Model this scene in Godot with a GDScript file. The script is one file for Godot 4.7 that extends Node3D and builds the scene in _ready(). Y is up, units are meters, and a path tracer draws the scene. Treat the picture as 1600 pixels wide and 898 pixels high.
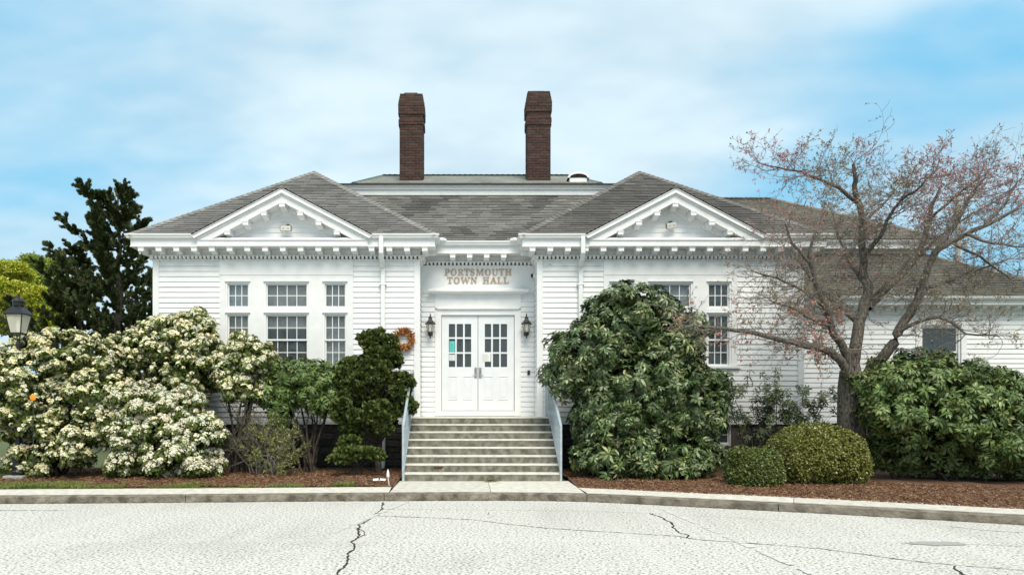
extends Node3D
# A white clapboard town hall behind spring shrubs, seen from the road. Metres, y up, the camera looks along -z.

var M := {}            # materials
var cache := {}        # shared meshes
var used := {}         # names already given
var hall: Node3D

# ------------------------------------------------------------------ mesh builder
class MB:
	var v := PackedVector3Array()
	var n := PackedVector3Array()
	var c := PackedColorArray()
	var ix := PackedInt32Array()
	func tri(a: Vector3, b: Vector3, d: Vector3, col := Color.WHITE):
		var nn := (b - a).cross(d - a).normalized()
		var k := v.size()
		v.append_array([a, b, d]); n.append_array([nn, nn, nn]); c.append_array([col, col, col])
		ix.append_array([k, k + 2, k + 1])
	func quad(a: Vector3, b: Vector3, d: Vector3, e: Vector3, col := Color.WHITE):
		var nn := (d - a).cross(e - b).normalized()
		var k := v.size()
		v.append_array([a, b, d, e]); n.append_array([nn, nn, nn, nn]); c.append_array([col, col, col, col])
		ix.append_array([k, k + 2, k + 1, k, k + 3, k + 2])
	func box(p: Vector3, s: Vector3, col := Color.WHITE, bs := Basis.IDENTITY):
		var h := s * 0.5
		var q := []
		for i in 8:
			q.append(p + bs * Vector3(h.x if i & 1 else -h.x, h.y if i & 2 else -h.y, h.z if i & 4 else -h.z))
		quad(q[4], q[5], q[7], q[6], col); quad(q[1], q[0], q[2], q[3], col)
		quad(q[5], q[1], q[3], q[7], col); quad(q[0], q[4], q[6], q[2], col)
		quad(q[6], q[7], q[3], q[2], col); quad(q[0], q[1], q[5], q[4], col)
	func span(a: Vector3, b: Vector3, col := Color.WHITE):
		box((a + b) * 0.5, (b - a).abs(), col)
	# a box with chamfered long and short edges
	func soft(p: Vector3, s: Vector3, r: float, col := Color.WHITE, bs := Basis.IDENTITY):
		var h := s * 0.5
		var f := []
		for ax in 3:
			for sg in [-1.0, 1.0]:
				var u := (ax + 1) % 3
				var w := (ax + 2) % 3
				var q := []
				for k in [[-1, -1], [1, -1], [1, 1], [-1, 1]]:
					var t := Vector3.ZERO
					t[ax] = h[ax] * sg; t[u] = (h[u] - r) * k[0]; t[w] = (h[w] - r) * k[1]
					q.append(p + bs * t)
				f.append(q)
				if sg > 0: quad(q[0], q[1], q[2], q[3], col)
				else: quad(q[3], q[2], q[1], q[0], col)
		for ax in 3:
			var u := (ax + 1) % 3
			var w := (ax + 2) % 3
			for su in [-1.0, 1.0]:
				for sw in [-1.0, 1.0]:
					var a := Vector3.ZERO; var b := Vector3.ZERO
					a[u] = h[u] * su; a[w] = (h[w] - r) * sw; b[u] = (h[u] - r) * su; b[w] = h[w] * sw
					var a2 := a; var b2 := b
					a[ax] = -h[ax] + r; b[ax] = -h[ax] + r; a2[ax] = h[ax] - r; b2[ax] = h[ax] - r
					if su * sw > 0: quad(p + bs * a, p + bs * b, p + bs * b2, p + bs * a2, col)
					else: quad(p + bs * a2, p + bs * b2, p + bs * b, p + bs * a, col)
		for sx in [-1.0, 1.0]:
			for sy in [-1.0, 1.0]:
				for sz in [-1.0, 1.0]:
					var a := p + bs * Vector3(h.x * sx, (h.y - r) * sy, (h.z - r) * sz)
					var b := p + bs * Vector3((h.x - r) * sx, h.y * sy, (h.z - r) * sz)
					var d := p + bs * Vector3((h.x - r) * sx, (h.y - r) * sy, h.z * sz)
					if sx * sy * sz > 0: tri(a, b, d, col)
					else: tri(a, d, b, col)
	func tube(pts: Array, rad: Array, sides: int, col := Color.WHITE, cap := false):
		var k0 := v.size()
		var ref := Vector3.UP
		for i in pts.size():
			var t: Vector3 = (pts[mini(i + 1, pts.size() - 1)] - pts[maxi(i - 1, 0)]).normalized()
			if absf(t.dot(ref)) > 0.95: ref = Vector3.RIGHT if absf(t.x) < 0.7 else Vector3.BACK
			var a := t.cross(ref).normalized()
			var b := t.cross(a)
			for j in sides:
				var g := TAU * j / sides
				var o := a * cos(g) + b * sin(g)
				v.append(pts[i] + o * rad[i]); n.append(o); c.append(col)
		for i in pts.size() - 1:
			for j in sides:
				var p := k0 + i * sides + j
				var q := k0 + i * sides + (j + 1) % sides
				ix.append_array([p, p + sides, q, q, p + sides, q + sides])
		if cap:
			for e in [0, pts.size() - 1]:
				var m := v.size()
				var t2: Vector3 = (pts[e] - pts[1 if e == 0 else e - 1]).normalized()
				v.append(pts[e]); n.append(t2); c.append(col)
				for j in sides: ix.append_array([m, k0 + e * sides + j, k0 + e * sides + (j + 1) % sides])
	# profile of [radius, height] turned about the y axis
	func lathe(prof: Array, sides: int, at := Vector3.ZERO, col := Color.WHITE, off := 0.0):
		for i in prof.size() - 1:
			for j in sides:
				var g := TAU * (j + off) / sides
				var h := TAU * (j + 1 + off) / sides
				var a := at + Vector3(cos(g) * prof[i][0], prof[i][1], sin(g) * prof[i][0])
				var b := at + Vector3(cos(h) * prof[i][0], prof[i][1], sin(h) * prof[i][0])
				var d := at + Vector3(cos(h) * prof[i + 1][0], prof[i + 1][1], sin(h) * prof[i + 1][0])
				var e := at + Vector3(cos(g) * prof[i + 1][0], prof[i + 1][1], sin(g) * prof[i + 1][0])
				if prof[i][0] < 1e-4: tri(a, e, d, col)
				elif prof[i + 1][0] < 1e-4: tri(a, e, b, col)
				else: quad(a, e, d, b, col)
	# outline in the xy plane (counter-clockwise), pushed from z0 to z1
	func prism(poly: PackedVector2Array, z0: float, z1: float, col := Color.WHITE):
		var tr := Geometry2D.triangulate_polygon(poly)
		for i in range(0, tr.size(), 3):
			var a := poly[tr[i]]; var b := poly[tr[i + 1]]; var d := poly[tr[i + 2]]
			if (b - a).cross(d - a) < 0: var sw := b; b = d; d = sw
			tri(Vector3(a.x, a.y, z1), Vector3(b.x, b.y, z1), Vector3(d.x, d.y, z1), col)
			tri(Vector3(a.x, a.y, z0), Vector3(d.x, d.y, z0), Vector3(b.x, b.y, z0), col)
		for i in poly.size():
			var a := poly[i]; var b := poly[(i + 1) % poly.size()]
			quad(Vector3(a.x, a.y, z0), Vector3(b.x, b.y, z0), Vector3(b.x, b.y, z1), Vector3(a.x, a.y, z1), col)
	# profile in the zy plane (z out, y up), pushed along x
	func mould(prof: Array, x0: float, x1: float, m0 := 0.0, m1 := 0.0):
		var k := prof.size()
		for i in k:
			var p: Vector2 = prof[i]
			var q: Vector2 = prof[(i + 1) % k]
			quad(Vector3(x0 + m0 * p.x, p.y, p.x), Vector3(x0 + m0 * q.x, q.y, q.x), Vector3(x1 + m1 * q.x, q.y, q.x), Vector3(x1 + m1 * p.x, p.y, p.x))
		var poly := PackedVector2Array(prof)
		var tr := Geometry2D.triangulate_polygon(poly)
		for i in range(0, tr.size(), 3):
			var a := poly[tr[i]]; var b := poly[tr[i + 1]]; var d := poly[tr[i + 2]]
			if (b - a).cross(d - a) < 0: var sw := b; b = d; d = sw
			tri(Vector3(x0 + m0 * a.x, a.y, a.x), Vector3(x0 + m0 * b.x, b.y, b.x), Vector3(x0 + m0 * d.x, d.y, d.x))
			tri(Vector3(x1 + m1 * a.x, a.y, a.x), Vector3(x1 + m1 * d.x, d.y, d.x), Vector3(x1 + m1 * b.x, b.y, b.x))
	func done(smooth := false) -> ArrayMesh:
		var arr := []
		arr.resize(Mesh.ARRAY_MAX)
		arr[Mesh.ARRAY_VERTEX] = v; arr[Mesh.ARRAY_NORMAL] = n; arr[Mesh.ARRAY_COLOR] = c; arr[Mesh.ARRAY_INDEX] = ix
		var m := ArrayMesh.new()
		m.add_surface_from_arrays(Mesh.PRIMITIVE_TRIANGLES, arr)
		return m

# ------------------------------------------------------------------ nodes
func numbered(s: String) -> String:
	used[s] = used.get(s, -1) + 1
	return s if used[s] == 0 else "%s_%03d" % [s, used[s]]

func put(mesh: Mesh, mat: Material, called: String, parent: Node, at := Vector3.ZERO, kind := "") -> MeshInstance3D:
	var o := MeshInstance3D.new()
	o.mesh = mesh; o.material_override = mat; o.position = at
	o.name = called if parent != self else numbered(called)
	parent.add_child(o, true)
	if kind: o.set_meta("kind", kind)
	return o

func thing(called: String, label: String, category: String, at := Vector3.ZERO, group := "", turn := 0.0) -> Node3D:
	var o := Node3D.new()
	o.name = numbered(called); add_child(o, true)
	o.position = at; o.rotation.y = turn
	tag(o, label, category, group)
	return o

func tag(o: Node, label: String, category: String, group := ""):
	o.set_meta("label", label); o.set_meta("category", category)
	if group: o.set_meta("group", group)

func piece(called: String, parent: Node, at := Vector3.ZERO, turn := 0.0) -> Node3D:
	var o := Node3D.new()
	o.name = called; parent.add_child(o, true); o.position = at; o.rotation.y = turn
	return o

func setting(o: Node, label: String):
	o.set_meta("kind", "structure"); o.set_meta("label", label)

func lin(r: float, g: float, b: float, a := 1.0) -> Color:
	var k := Color(r, g, b).linear_to_srgb()
	k.a = a
	return k

# ------------------------------------------------------------------ materials
func noise(seed_: int, freq: float, oct := 4, kind := FastNoiseLite.TYPE_SIMPLEX_SMOOTH) -> FastNoiseLite:
	var f := FastNoiseLite.new()
	f.seed = seed_; f.frequency = freq; f.noise_type = kind
	f.fractal_type = FastNoiseLite.FRACTAL_FBM; f.fractal_octaves = oct
	return f

# A tileable texture that runs from colour a to colour b (linear values) with the noise, sharpened by contrast, with grains of a third colour.
func grain_image(size: int, freq: float, oct: int, seed_: int, a: Color, b: Color, contrast := 1.0, sx := 1.0, sy := 1.0, speck: Color = Color(0, 0, 0, 0), speck_share := 0.0, bias := 1.0) -> Image:
	var w := int(size * sx); var h := int(size * sy)
	var src := noise(seed_, freq, oct).get_seamless_image(w, h)
	src.convert(Image.FORMAT_L8)
	if w != size or h != size: src.resize(size, size, Image.INTERPOLATE_CUBIC)
	var d := src.get_data()
	var lut := []
	for i in 256:
		var t := pow(clampf((i / 255.0 - 0.5) * contrast + 0.5, 0, 1), bias)
		lut.append(a.lerp(b, t).linear_to_srgb())
	var out := PackedByteArray()
	out.resize(size * size * 3)
	var rng := RandomNumberGenerator.new(); rng.seed = seed_
	var sp := speck.linear_to_srgb()
	for i in d.size():
		var k: Color = lut[d[i]]
		if speck_share > 0 and rng.randf() < speck_share: k = k.lerp(sp, rng.randf_range(0.3, 1.0))
		out[i * 3] = int(k.r * 255); out[i * 3 + 1] = int(k.g * 255); out[i * 3 + 2] = int(k.b * 255)
	var im := Image.create_from_data(size, size, false, Image.FORMAT_RGB8, out)
	im.generate_mipmaps()
	return im

func bumps(size: int, freq: float, oct: int, seed_: int, strength: float, sx := 1.0, sy := 1.0) -> ImageTexture:
	var w := int(size * sx); var h := int(size * sy)
	var im := noise(seed_, freq, oct).get_seamless_image(w, h)
	im.convert(Image.FORMAT_RGBA8)
	if w != size or h != size: im.resize(size, size, Image.INTERPOLATE_CUBIC)
	im.bump_map_to_normal_map(strength)
	return ImageTexture.create_from_image(im)

func mat(col: Color, rough := 0.8, metal := 0.0) -> StandardMaterial3D:
	var m := StandardMaterial3D.new()
	m.albedo_color = col; m.roughness = rough; m.metallic = metal
	return m

func tri_mat(im: Image, metres: float, rough: float, nrm: Texture2D = null, depth := 1.0, vcol := false) -> StandardMaterial3D:
	var m := StandardMaterial3D.new()
	m.albedo_texture = ImageTexture.create_from_image(im)
	m.uv1_triplanar = true; m.uv1_world_triplanar = true
	m.uv1_scale = Vector3.ONE / metres
	m.roughness = rough
	if nrm: m.normal_enabled = true; m.normal_texture = nrm; m.normal_scale = depth
	if vcol: m.vertex_color_use_as_albedo = true
	return m

func leaf_mat(rough := 0.45, tint := Color.WHITE, back := 0.25, spec := 0.5) -> StandardMaterial3D:
	var m := StandardMaterial3D.new()
	m.albedo_color = tint
	m.vertex_color_use_as_albedo = true
	m.roughness = rough; m.metallic_specular = spec
	m.cull_mode = BaseMaterial3D.CULL_DISABLED
	if back > 0: m.backlight_enabled = true; m.backlight = Color(back, back, back * 0.6)
	return m

func make_materials():
	var wn := bumps(512, 0.012, 4, 4, 1.5, 0.25, 1.0)
	M.paint = tri_mat(grain_image(512, 0.011, 5, 3, Color(0.67, 0.695, 0.71), Color(0.755, 0.77, 0.78), 1.3, 0.3, 1.0, Color(0.45, 0.45, 0.42), 0.012), 2.6, 0.55, wn, 0.25)
	M.trim = tri_mat(grain_image(512, 0.010, 5, 9, Color(0.69, 0.71, 0.72), Color(0.765, 0.78, 0.785), 1.2, 1.0, 1.0, Color(0.5, 0.5, 0.46), 0.003), 1.9, 0.5)
	M.sash = mat(lin(0.74, 0.76, 0.765), 0.4)
	M.door = tri_mat(grain_image(256, 0.01, 4, 12, Color(0.66, 0.69, 0.72), Color(0.72, 0.745, 0.77), 1.0), 1.1, 0.38)
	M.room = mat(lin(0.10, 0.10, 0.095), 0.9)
	M.room_floor = mat(lin(0.09, 0.07, 0.05), 0.7)
	M.blind = tri_mat(grain_image(128, 0.03, 3, 5, Color(0.17, 0.18, 0.18), Color(0.25, 0.265, 0.265), 1.2), 0.6, 0.9)
	M.blind_blue = tri_mat(grain_image(128, 0.03, 3, 6, Color(0.20, 0.235, 0.28), Color(0.29, 0.34, 0.39), 1.2), 0.6, 0.9)
	var g := mat(Color(0.72, 0.80, 0.83, 0.10), 0.015)
	g.transparency = BaseMaterial3D.TRANSPARENCY_ALPHA; g.metallic_specular = 1.0
	M.glass = g
	var fg := mat(Color(0.93, 0.92, 0.86, 0.45), 0.35)
	fg.transparency = BaseMaterial3D.TRANSPARENCY_ALPHA
	M.frost = fg
	M.black = mat(lin(0.018, 0.018, 0.02), 0.42, 0.3)
	M.dark = mat(lin(0.03, 0.03, 0.033), 0.6)
	M.steel = mat(lin(0.42, 0.44, 0.45), 0.35, 0.85)
	M.bronze = tri_mat(grain_image(128, 0.05, 3, 31, Color(0.28, 0.19, 0.13), Color(0.46, 0.36, 0.28), 1.6), 0.35, 0.5)
	M.rail = tri_mat(grain_image(256, 0.02, 4, 21, Color(0.29, 0.36, 0.40), Color(0.42, 0.49, 0.53), 1.4, 1.0, 1.0, Color(0.24, 0.2, 0.16), 0.006), 0.8, 0.45)
	# roofing: the colour of each shingle is in its vertices, the mineral grit in the texture
	M.shingle = tri_mat(grain_image(512, 0.09, 4, 17, Color(0.62, 0.62, 0.62), Color(1.0, 1.0, 1.0), 1.6, 1.0, 1.0, Color(0.35, 0.35, 0.34), 0.06), 0.9, 0.95, bumps(512, 0.15, 3, 18, 3.0), 0.6, true)
	M.brick = tri_mat(grain_image(256, 0.05, 4, 19, Color(0.55, 0.5, 0.5), Color(1, 1, 1), 1.8, 1.0, 1.0, Color(0.2, 0.16, 0.14), 0.05), 0.45, 0.9, bumps(256, 0.1, 3, 20, 3.0), 0.6, true)
	M.mortar = tri_mat(grain_image(256, 0.08, 4, 23, Color(0.07, 0.062, 0.057), Color(0.12, 0.108, 0.10), 1.5), 0.5, 0.95)
	M.stone = tri_mat(grain_image(256, 0.03, 5, 25, Color(0.5, 0.5, 0.5), Color(1, 1, 1), 1.6, 1.0, 1.0, Color(0.2, 0.2, 0.2), 0.05), 0.8, 0.92, bumps(256, 0.05, 4, 26, 4.0), 0.8, true)
	M.concrete = tri_mat(grain_image(1024, 0.012, 6, 27, Color(0.50, 0.475, 0.415), Color(0.69, 0.665, 0.60), 1.5, 1.0, 1.0, Color(0.3, 0.28, 0.23), 0.05), 2.3, 0.85, bumps(512, 0.12, 4, 28, 2.0), 0.4, true)
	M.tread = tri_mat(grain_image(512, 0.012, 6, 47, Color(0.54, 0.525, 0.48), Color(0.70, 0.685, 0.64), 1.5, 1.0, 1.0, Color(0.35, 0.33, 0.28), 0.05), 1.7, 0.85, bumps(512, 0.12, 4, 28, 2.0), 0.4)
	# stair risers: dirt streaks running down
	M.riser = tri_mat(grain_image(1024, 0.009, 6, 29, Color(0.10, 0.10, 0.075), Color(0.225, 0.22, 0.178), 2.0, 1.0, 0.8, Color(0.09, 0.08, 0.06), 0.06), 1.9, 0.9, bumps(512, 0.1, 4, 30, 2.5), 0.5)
	M.kerb = tri_mat(grain_image(1024, 0.011, 6, 33, Color(0.085, 0.073, 0.055), Color(0.26, 0.235, 0.19), 2.0, 1.0, 1.0, Color(0.07, 0.06, 0.05), 0.08), 3.7, 0.9, bumps(512, 0.06, 5, 34, 5.0), 0.8)
	M.asphalt = tri_mat(grain_image(1024, 0.075, 5, 35, Color(0.17, 0.165, 0.15), Color(0.69, 0.675, 0.63), 2.4, 1.0, 1.0, Color(0.25, 0.25, 0.235), 0.14, 0.30), 3.7, 0.92, bumps(1024, 0.12, 4, 36, 3.0), 0.5, true)
	M.line = tri_mat(grain_image(512, 0.07, 4, 37, Color(0.53, 0.525, 0.505), Color(0.66, 0.655, 0.63), 2.2, 1.0, 1.0, Color(0.2, 0.2, 0.19), 0.08), 1.3, 0.85)
	M.pole = mat(lin(0.42, 0.42, 0.41), 0.9)
	M.rust = tri_mat(grain_image(128, 0.06, 4, 48, Color(0.03, 0.014, 0.008), Color(0.12, 0.055, 0.025), 2.0), 0.3, 0.95)
	M.crack = mat(lin(0.022, 0.021, 0.02), 0.95)
	M.patch = tri_mat(grain_image(256, 0.1, 3, 38, Color(0.26, 0.26, 0.25), Color(0.40, 0.40, 0.385), 2.0), 0.9, 0.9)
	M.soil = tri_mat(grain_image(1024, 0.045, 5, 39, Color(0.04, 0.02, 0.011), Color(0.20, 0.105, 0.058), 2.2, 1.0, 1.0, Color(0.26, 0.17, 0.11), 0.06), 1.4, 0.95, bumps(512, 0.09, 5, 40, 6.0), 1.0)
	M.turf = tri_mat(grain_image(512, 0.05, 5, 41, Color(0.035, 0.055, 0.015), Color(0.12, 0.15, 0.05), 1.8, 1.0, 1.0, Color(0.2, 0.16, 0.09), 0.06), 1.7, 0.95)
	M.bark = tri_mat(grain_image(512, 0.03, 5, 43, Color(0.035, 0.03, 0.026), Color(0.17, 0.15, 0.125), 2.2, 1.0, 0.3), 0.6, 0.95, bumps(512, 0.03, 5, 44, 8.0, 1.0, 0.3), 1.0)
	M.twig = mat(lin(0.10, 0.08, 0.072), 0.9)
	M.twig_grey = mat(lin(0.21, 0.185, 0.17), 0.9)
	M.grey_twig = mat(lin(0.20, 0.185, 0.165), 0.9)
	M.dark_bark = tri_mat(grain_image(256, 0.04, 4, 45, Color(0.02, 0.016, 0.012), Color(0.08, 0.065, 0.05), 2.0, 1.0, 0.3), 0.5, 0.95)
	M.chip = leaf_mat(0.95, Color.WHITE, 0.0, 0.2)
	M.leaf = leaf_mat(0.40, Color.WHITE, 0.2, 0.5)
	M.leaf_b = leaf_mat(0.42, lin(0.8, 0.95, 0.7), 0.2, 0.5)
	M.leaf_c = leaf_mat(0.36, lin(1.0, 1.0, 0.7), 0.2, 0.5)
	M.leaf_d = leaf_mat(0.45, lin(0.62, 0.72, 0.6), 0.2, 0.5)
	M.scale_leaf = leaf_mat(0.6, Color.WHITE, 0.2, 0.4)
	M.petal = leaf_mat(0.7, Color.WHITE, 0.35, 0.3)
	M.far_leaf = leaf_mat(0.6, Color.WHITE, 0.45, 0.3)

# ------------------------------------------------------------------ town hall pieces
const WALL_LOW := 1.27
const WALL_TOP := 5.2
const RISE := 0.727           # roof pitch, rise over run

# solid wall in the xy plane with rectangular openings [x0, y0, x1, y1]; z is its outer face
func wall(parent: Node, called: String, x0: float, x1: float, y0: float, y1: float, z: float, thick: float, holes: Array, m: Material) -> MeshInstance3D:
	var xs := [x0, x1]; var ys := [y0, y1]
	for h in holes:
		for k in [0, 2]:
			if not xs.has(h[k]): xs.append(h[k])
		for k in [1, 3]:
			if not ys.has(h[k]): ys.append(h[k])
	xs.sort(); ys.sort()
	var b := MB.new()
	for i in xs.size() - 1:
		var run = null
		for j in ys.size() - 1:
			var cx: float = (xs[i] + xs[i + 1]) / 2; var cy: float = (ys[j] + ys[j + 1]) / 2
			var open := false
			for h in holes:
				if cx > h[0] and cx < h[2] and cy > h[1] and cy < h[3]: open = true
			if not open and run == null: run = ys[j]
			if run != null and (open or j == ys.size() - 2):
				b.span(Vector3(xs[i], run, z - thick), Vector3(xs[i + 1], ys[j] if open else ys[j + 1], z))
				run = null
	return put(b.done(), m, called, parent)

func board_mesh(length: float, high: float) -> ArrayMesh:
	var key := "board%.3f_%.3f" % [length, high]
	if not cache.has(key):
		var b := MB.new()
		b.mould([Vector2(-0.004, high + 0.012), Vector2(0.006, high + 0.012), Vector2(0.027, 0.004), Vector2(0.023, 0.0), Vector2(-0.004, 0.0)], 0, length)
		cache[key] = b.done()
	return cache[key]

# lapped boards, each a piece of its own; no boards inside the zones [x0, y0, x1, y1]
func clapboards(parent: Node, x0: float, x1: float, y0: float, y1: float, z: float, zones: Array, seed_: int, high := 0.1255):
	var rng := RandomNumberGenerator.new(); rng.seed = seed_
	var y := y0
	while y < y1 - 0.03:
		var hh := minf(high, y1 - y)
		var segs := [[x0, x1]]
		for q in zones:
			if y + hh * 0.5 > q[1] and y + hh * 0.5 < q[3]:
				var nx := []
				for s in segs:
					if q[2] <= s[0] or q[0] >= s[1]: nx.append(s); continue
					if q[0] > s[0]: nx.append([s[0], q[0]])
					if q[2] < s[1]: nx.append([q[2], s[1]])
				segs = nx
		for s in segs:
			var cuts := [s[0], s[1]]
			if s[1] - s[0] > 4.2: cuts = [s[0], s[0] + (s[1] - s[0]) * (0.3 + 0.1 * rng.randi_range(0, 4)), s[1]]
			for k in cuts.size() - 1:
				var o := put(board_mesh(snappedf(cuts[k + 1] - cuts[k] - 0.003, 0.001), hh), M.paint, "clapboard", parent, Vector3(cuts[k] + 0.0015, y, z + rng.randf_range(-0.0015, 0.002)))
				o.rotation.z = rng.randf_range(-0.0006, 0.0006)
		y += high

# window with single panes; rows is a list of sashes from the top, each a number of pane rows with its top and bottom
func window(parent: Node, cx: float, half: float, z: float, cols: int, sashes: Array, blinds: Array, bm: Material):
	var w := piece("window", parent, Vector3(cx, 0, z))
	var top: float = sashes[0][1]; var bot: float = sashes[-1][2]
	var f := MB.new()
	f.span(Vector3(-half - 0.045, top, -0.1), Vector3(half + 0.045, top + 0.045, 0.012))
	f.span(Vector3(-half - 0.045, bot - 0.045, -0.1), Vector3(half + 0.045, bot, 0.012))
	f.span(Vector3(-half - 0.045, bot, -0.1), Vector3(-half, top, 0.012))
	f.span(Vector3(half, bot, -0.1), Vector3(half + 0.045, top, 0.012))
	put(f.done(), M.sash, "frame", w)
	for si in sashes.size():
		var s: Array = sashes[si]
		var zz := -0.035 - 0.03 * si
		var g := MB.new()
		var y1: float = s[1]; var y0: float = s[2]
		g.span(Vector3(-half, y0, zz - 0.03), Vector3(half, y0 + 0.04, zz))
		g.span(Vector3(-half, y1 - 0.03, zz - 0.03), Vector3(half, y1, zz))
		g.span(Vector3(-half, y0 + 0.04, zz - 0.03), Vector3(-half + 0.03, y1 - 0.03, zz))
		g.span(Vector3(half - 0.03, y0 + 0.04, zz - 0.03), Vector3(half, y1 - 0.03, zz))
		put(g.done(), M.sash, "sash", w)
		var pw := (2 * half - 0.06) / cols; var ph: float = (y1 - y0 - 0.07) / s[0]
		for i in range(1, cols):
			var mb := MB.new(); mb.box(Vector3.ZERO, Vector3(0.018, y1 - y0 - 0.07, 0.022))
			put(mb.done(), M.sash, "muntin", w, Vector3(-half + 0.03 + pw * i, (y0 + 0.04 + y1 - 0.03) / 2, zz - 0.016))
		for j in range(1, s[0]):
			var mb := MB.new(); mb.box(Vector3.ZERO, Vector3(2 * half - 0.06, 0.018, 0.019))
			put(mb.done(), M.sash, "muntin", w, Vector3(0, y0 + 0.04 + ph * j, zz - 0.016))
		var key := "pane%.3f_%.3f" % [pw, ph]
		if not cache.has(key):
			var p := MB.new(); p.quad(Vector3(-pw / 2, -ph / 2, 0), Vector3(pw / 2, -ph / 2, 0), Vector3(pw / 2, ph / 2, 0), Vector3(-pw / 2, ph / 2, 0))
			cache[key] = p.done()
		for i in cols:
			for j in s[0]:
				put(cache[key], M.glass, "pane", w, Vector3(-half + 0.03 + pw * (i + 0.5), y0 + 0.04 + ph * (j + 0.5), zz - 0.016))
	for bl in blinds:
		var b := MB.new()
		var y: float = bl[0]
		while y > bl[1]:                                     # slats of a closed blind, each tilted
			b.box(Vector3(0, y - 0.02, -0.16), Vector3(2 * half + 0.06, 0.042, 0.003), Color.WHITE, Basis(Vector3.RIGHT, 0.35))
			y -= 0.037
		put(b.done(), bm, "blind", w, Vector3.ZERO, "stuff")
	return w

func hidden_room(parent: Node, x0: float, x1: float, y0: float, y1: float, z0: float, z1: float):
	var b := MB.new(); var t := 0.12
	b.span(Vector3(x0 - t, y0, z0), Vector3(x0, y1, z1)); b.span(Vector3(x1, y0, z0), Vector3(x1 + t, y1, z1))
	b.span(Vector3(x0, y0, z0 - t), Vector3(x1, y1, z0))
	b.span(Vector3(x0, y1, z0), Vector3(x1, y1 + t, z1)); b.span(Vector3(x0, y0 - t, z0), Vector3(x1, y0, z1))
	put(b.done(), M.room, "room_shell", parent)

const GUTTER := [Vector2(0.40, 5.735), Vector2(0.49, 5.74), Vector2(0.50, 5.728), Vector2(0.49, 5.70), Vector2(0.47, 5.675), Vector2(0.462, 5.645), Vector2(0.40, 5.645)]
const FASCIA := [Vector2(0.30, 5.66), Vector2(0.405, 5.66), Vector2(0.405, 5.635), Vector2(0.392, 5.625), Vector2(0.392, 5.475), Vector2(0.405, 5.465), Vector2(0.405, 5.45), Vector2(0.30, 5.45)]
const SOFFIT := [Vector2(-0.02, 5.50), Vector2(0.30, 5.50), Vector2(0.30, 5.4495), Vector2(-0.02, 5.4495)]
const FRIEZE := [Vector2(-0.02, 5.449), Vector2(0.05, 5.449), Vector2(0.05, 5.43), Vector2(0.03, 5.41), Vector2(0.03, 5.31), Vector2(-0.02, 5.31)]
const BED := [Vector2(-0.02, 5.31), Vector2(0.12, 5.31), Vector2(0.135, 5.30), Vector2(0.135, 5.288), Vector2(-0.01, 5.288), Vector2(-0.01, 5.222), Vector2(0.06, 5.222), Vector2(0.06, 5.205), Vector2(0.035, 5.19), Vector2(-0.02, 5.19)]

func lower(prof: Array, dy: float) -> Array:
	return prof.map(func(p): return p + Vector2(0, dy))

func modillion_mesh(dark_gap := 0.0) -> ArrayMesh:
	if not cache.has("modillion"):
		var b := MB.new()
		# scrolled bracket seen from the side, pushed sideways
		var w := 0.066
		var pr := [Vector2(0.03, 0), Vector2(0.385, 0), Vector2(0.385, -0.098), Vector2(0.36, -0.106), Vector2(0.30, -0.09), Vector2(0.22, -0.098), Vector2(0.16, -0.12), Vector2(0.10, -0.138), Vector2(0.03, -0.138)]
		b.mould(pr, -w, w)
		b.span(Vector3(-w - 0.012, -0.022, 0.03), Vector3(w + 0.012, -0.001, 0.395))
		cache["modillion"] = b.done()
	return cache["modillion"]

# one straight stretch of the main cornice on a wall face at z = 0 of the parent
func cornice(parent: Node, x0: float, x1: float, m0: float, m1: float, gutter_parts: Array, mod_at: Array, dy := 0.0):
	var b := MB.new(); b.mould(lower(FASCIA, dy), x0, x1, m0, m1); put(b.done(), M.trim, "fascia", parent)
	b = MB.new(); b.mould(lower(SOFFIT, dy), x0, x1, m0, m1); put(b.done(), M.trim, "soffit", parent)
	b = MB.new(); b.mould(lower(FRIEZE, dy), x0, x1, m0, m1); put(b.done(), M.trim, "frieze", parent)
	b = MB.new(); b.mould(lower(BED, dy), x0, x1, m0, m1); put(b.done(), M.trim, "bed_moulding", parent)
	for g in gutter_parts:
		b = MB.new(); b.mould(lower(GUTTER, dy), g[0], g[1], g[2], g[3]); put(b.done(), M.trim, "gutter", parent)
	for x in mod_at: put(modillion_mesh(), M.trim, "modillion", parent, Vector3(x, 5.4485 + dy, 0))
	b = MB.new()
	var x := x0 + 0.09 * m0 + 0.05
	while x < x1 + 0.09 * m1 - 0.05:
		b.span(Vector3(x, 5.226 + dy, -0.005), Vector3(x + 0.054, 5.2875 + dy, 0.118)); x += 0.0975
	put(b.done(), M.trim, "dentil_course", parent, Vector3.ZERO, "stuff")

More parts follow.
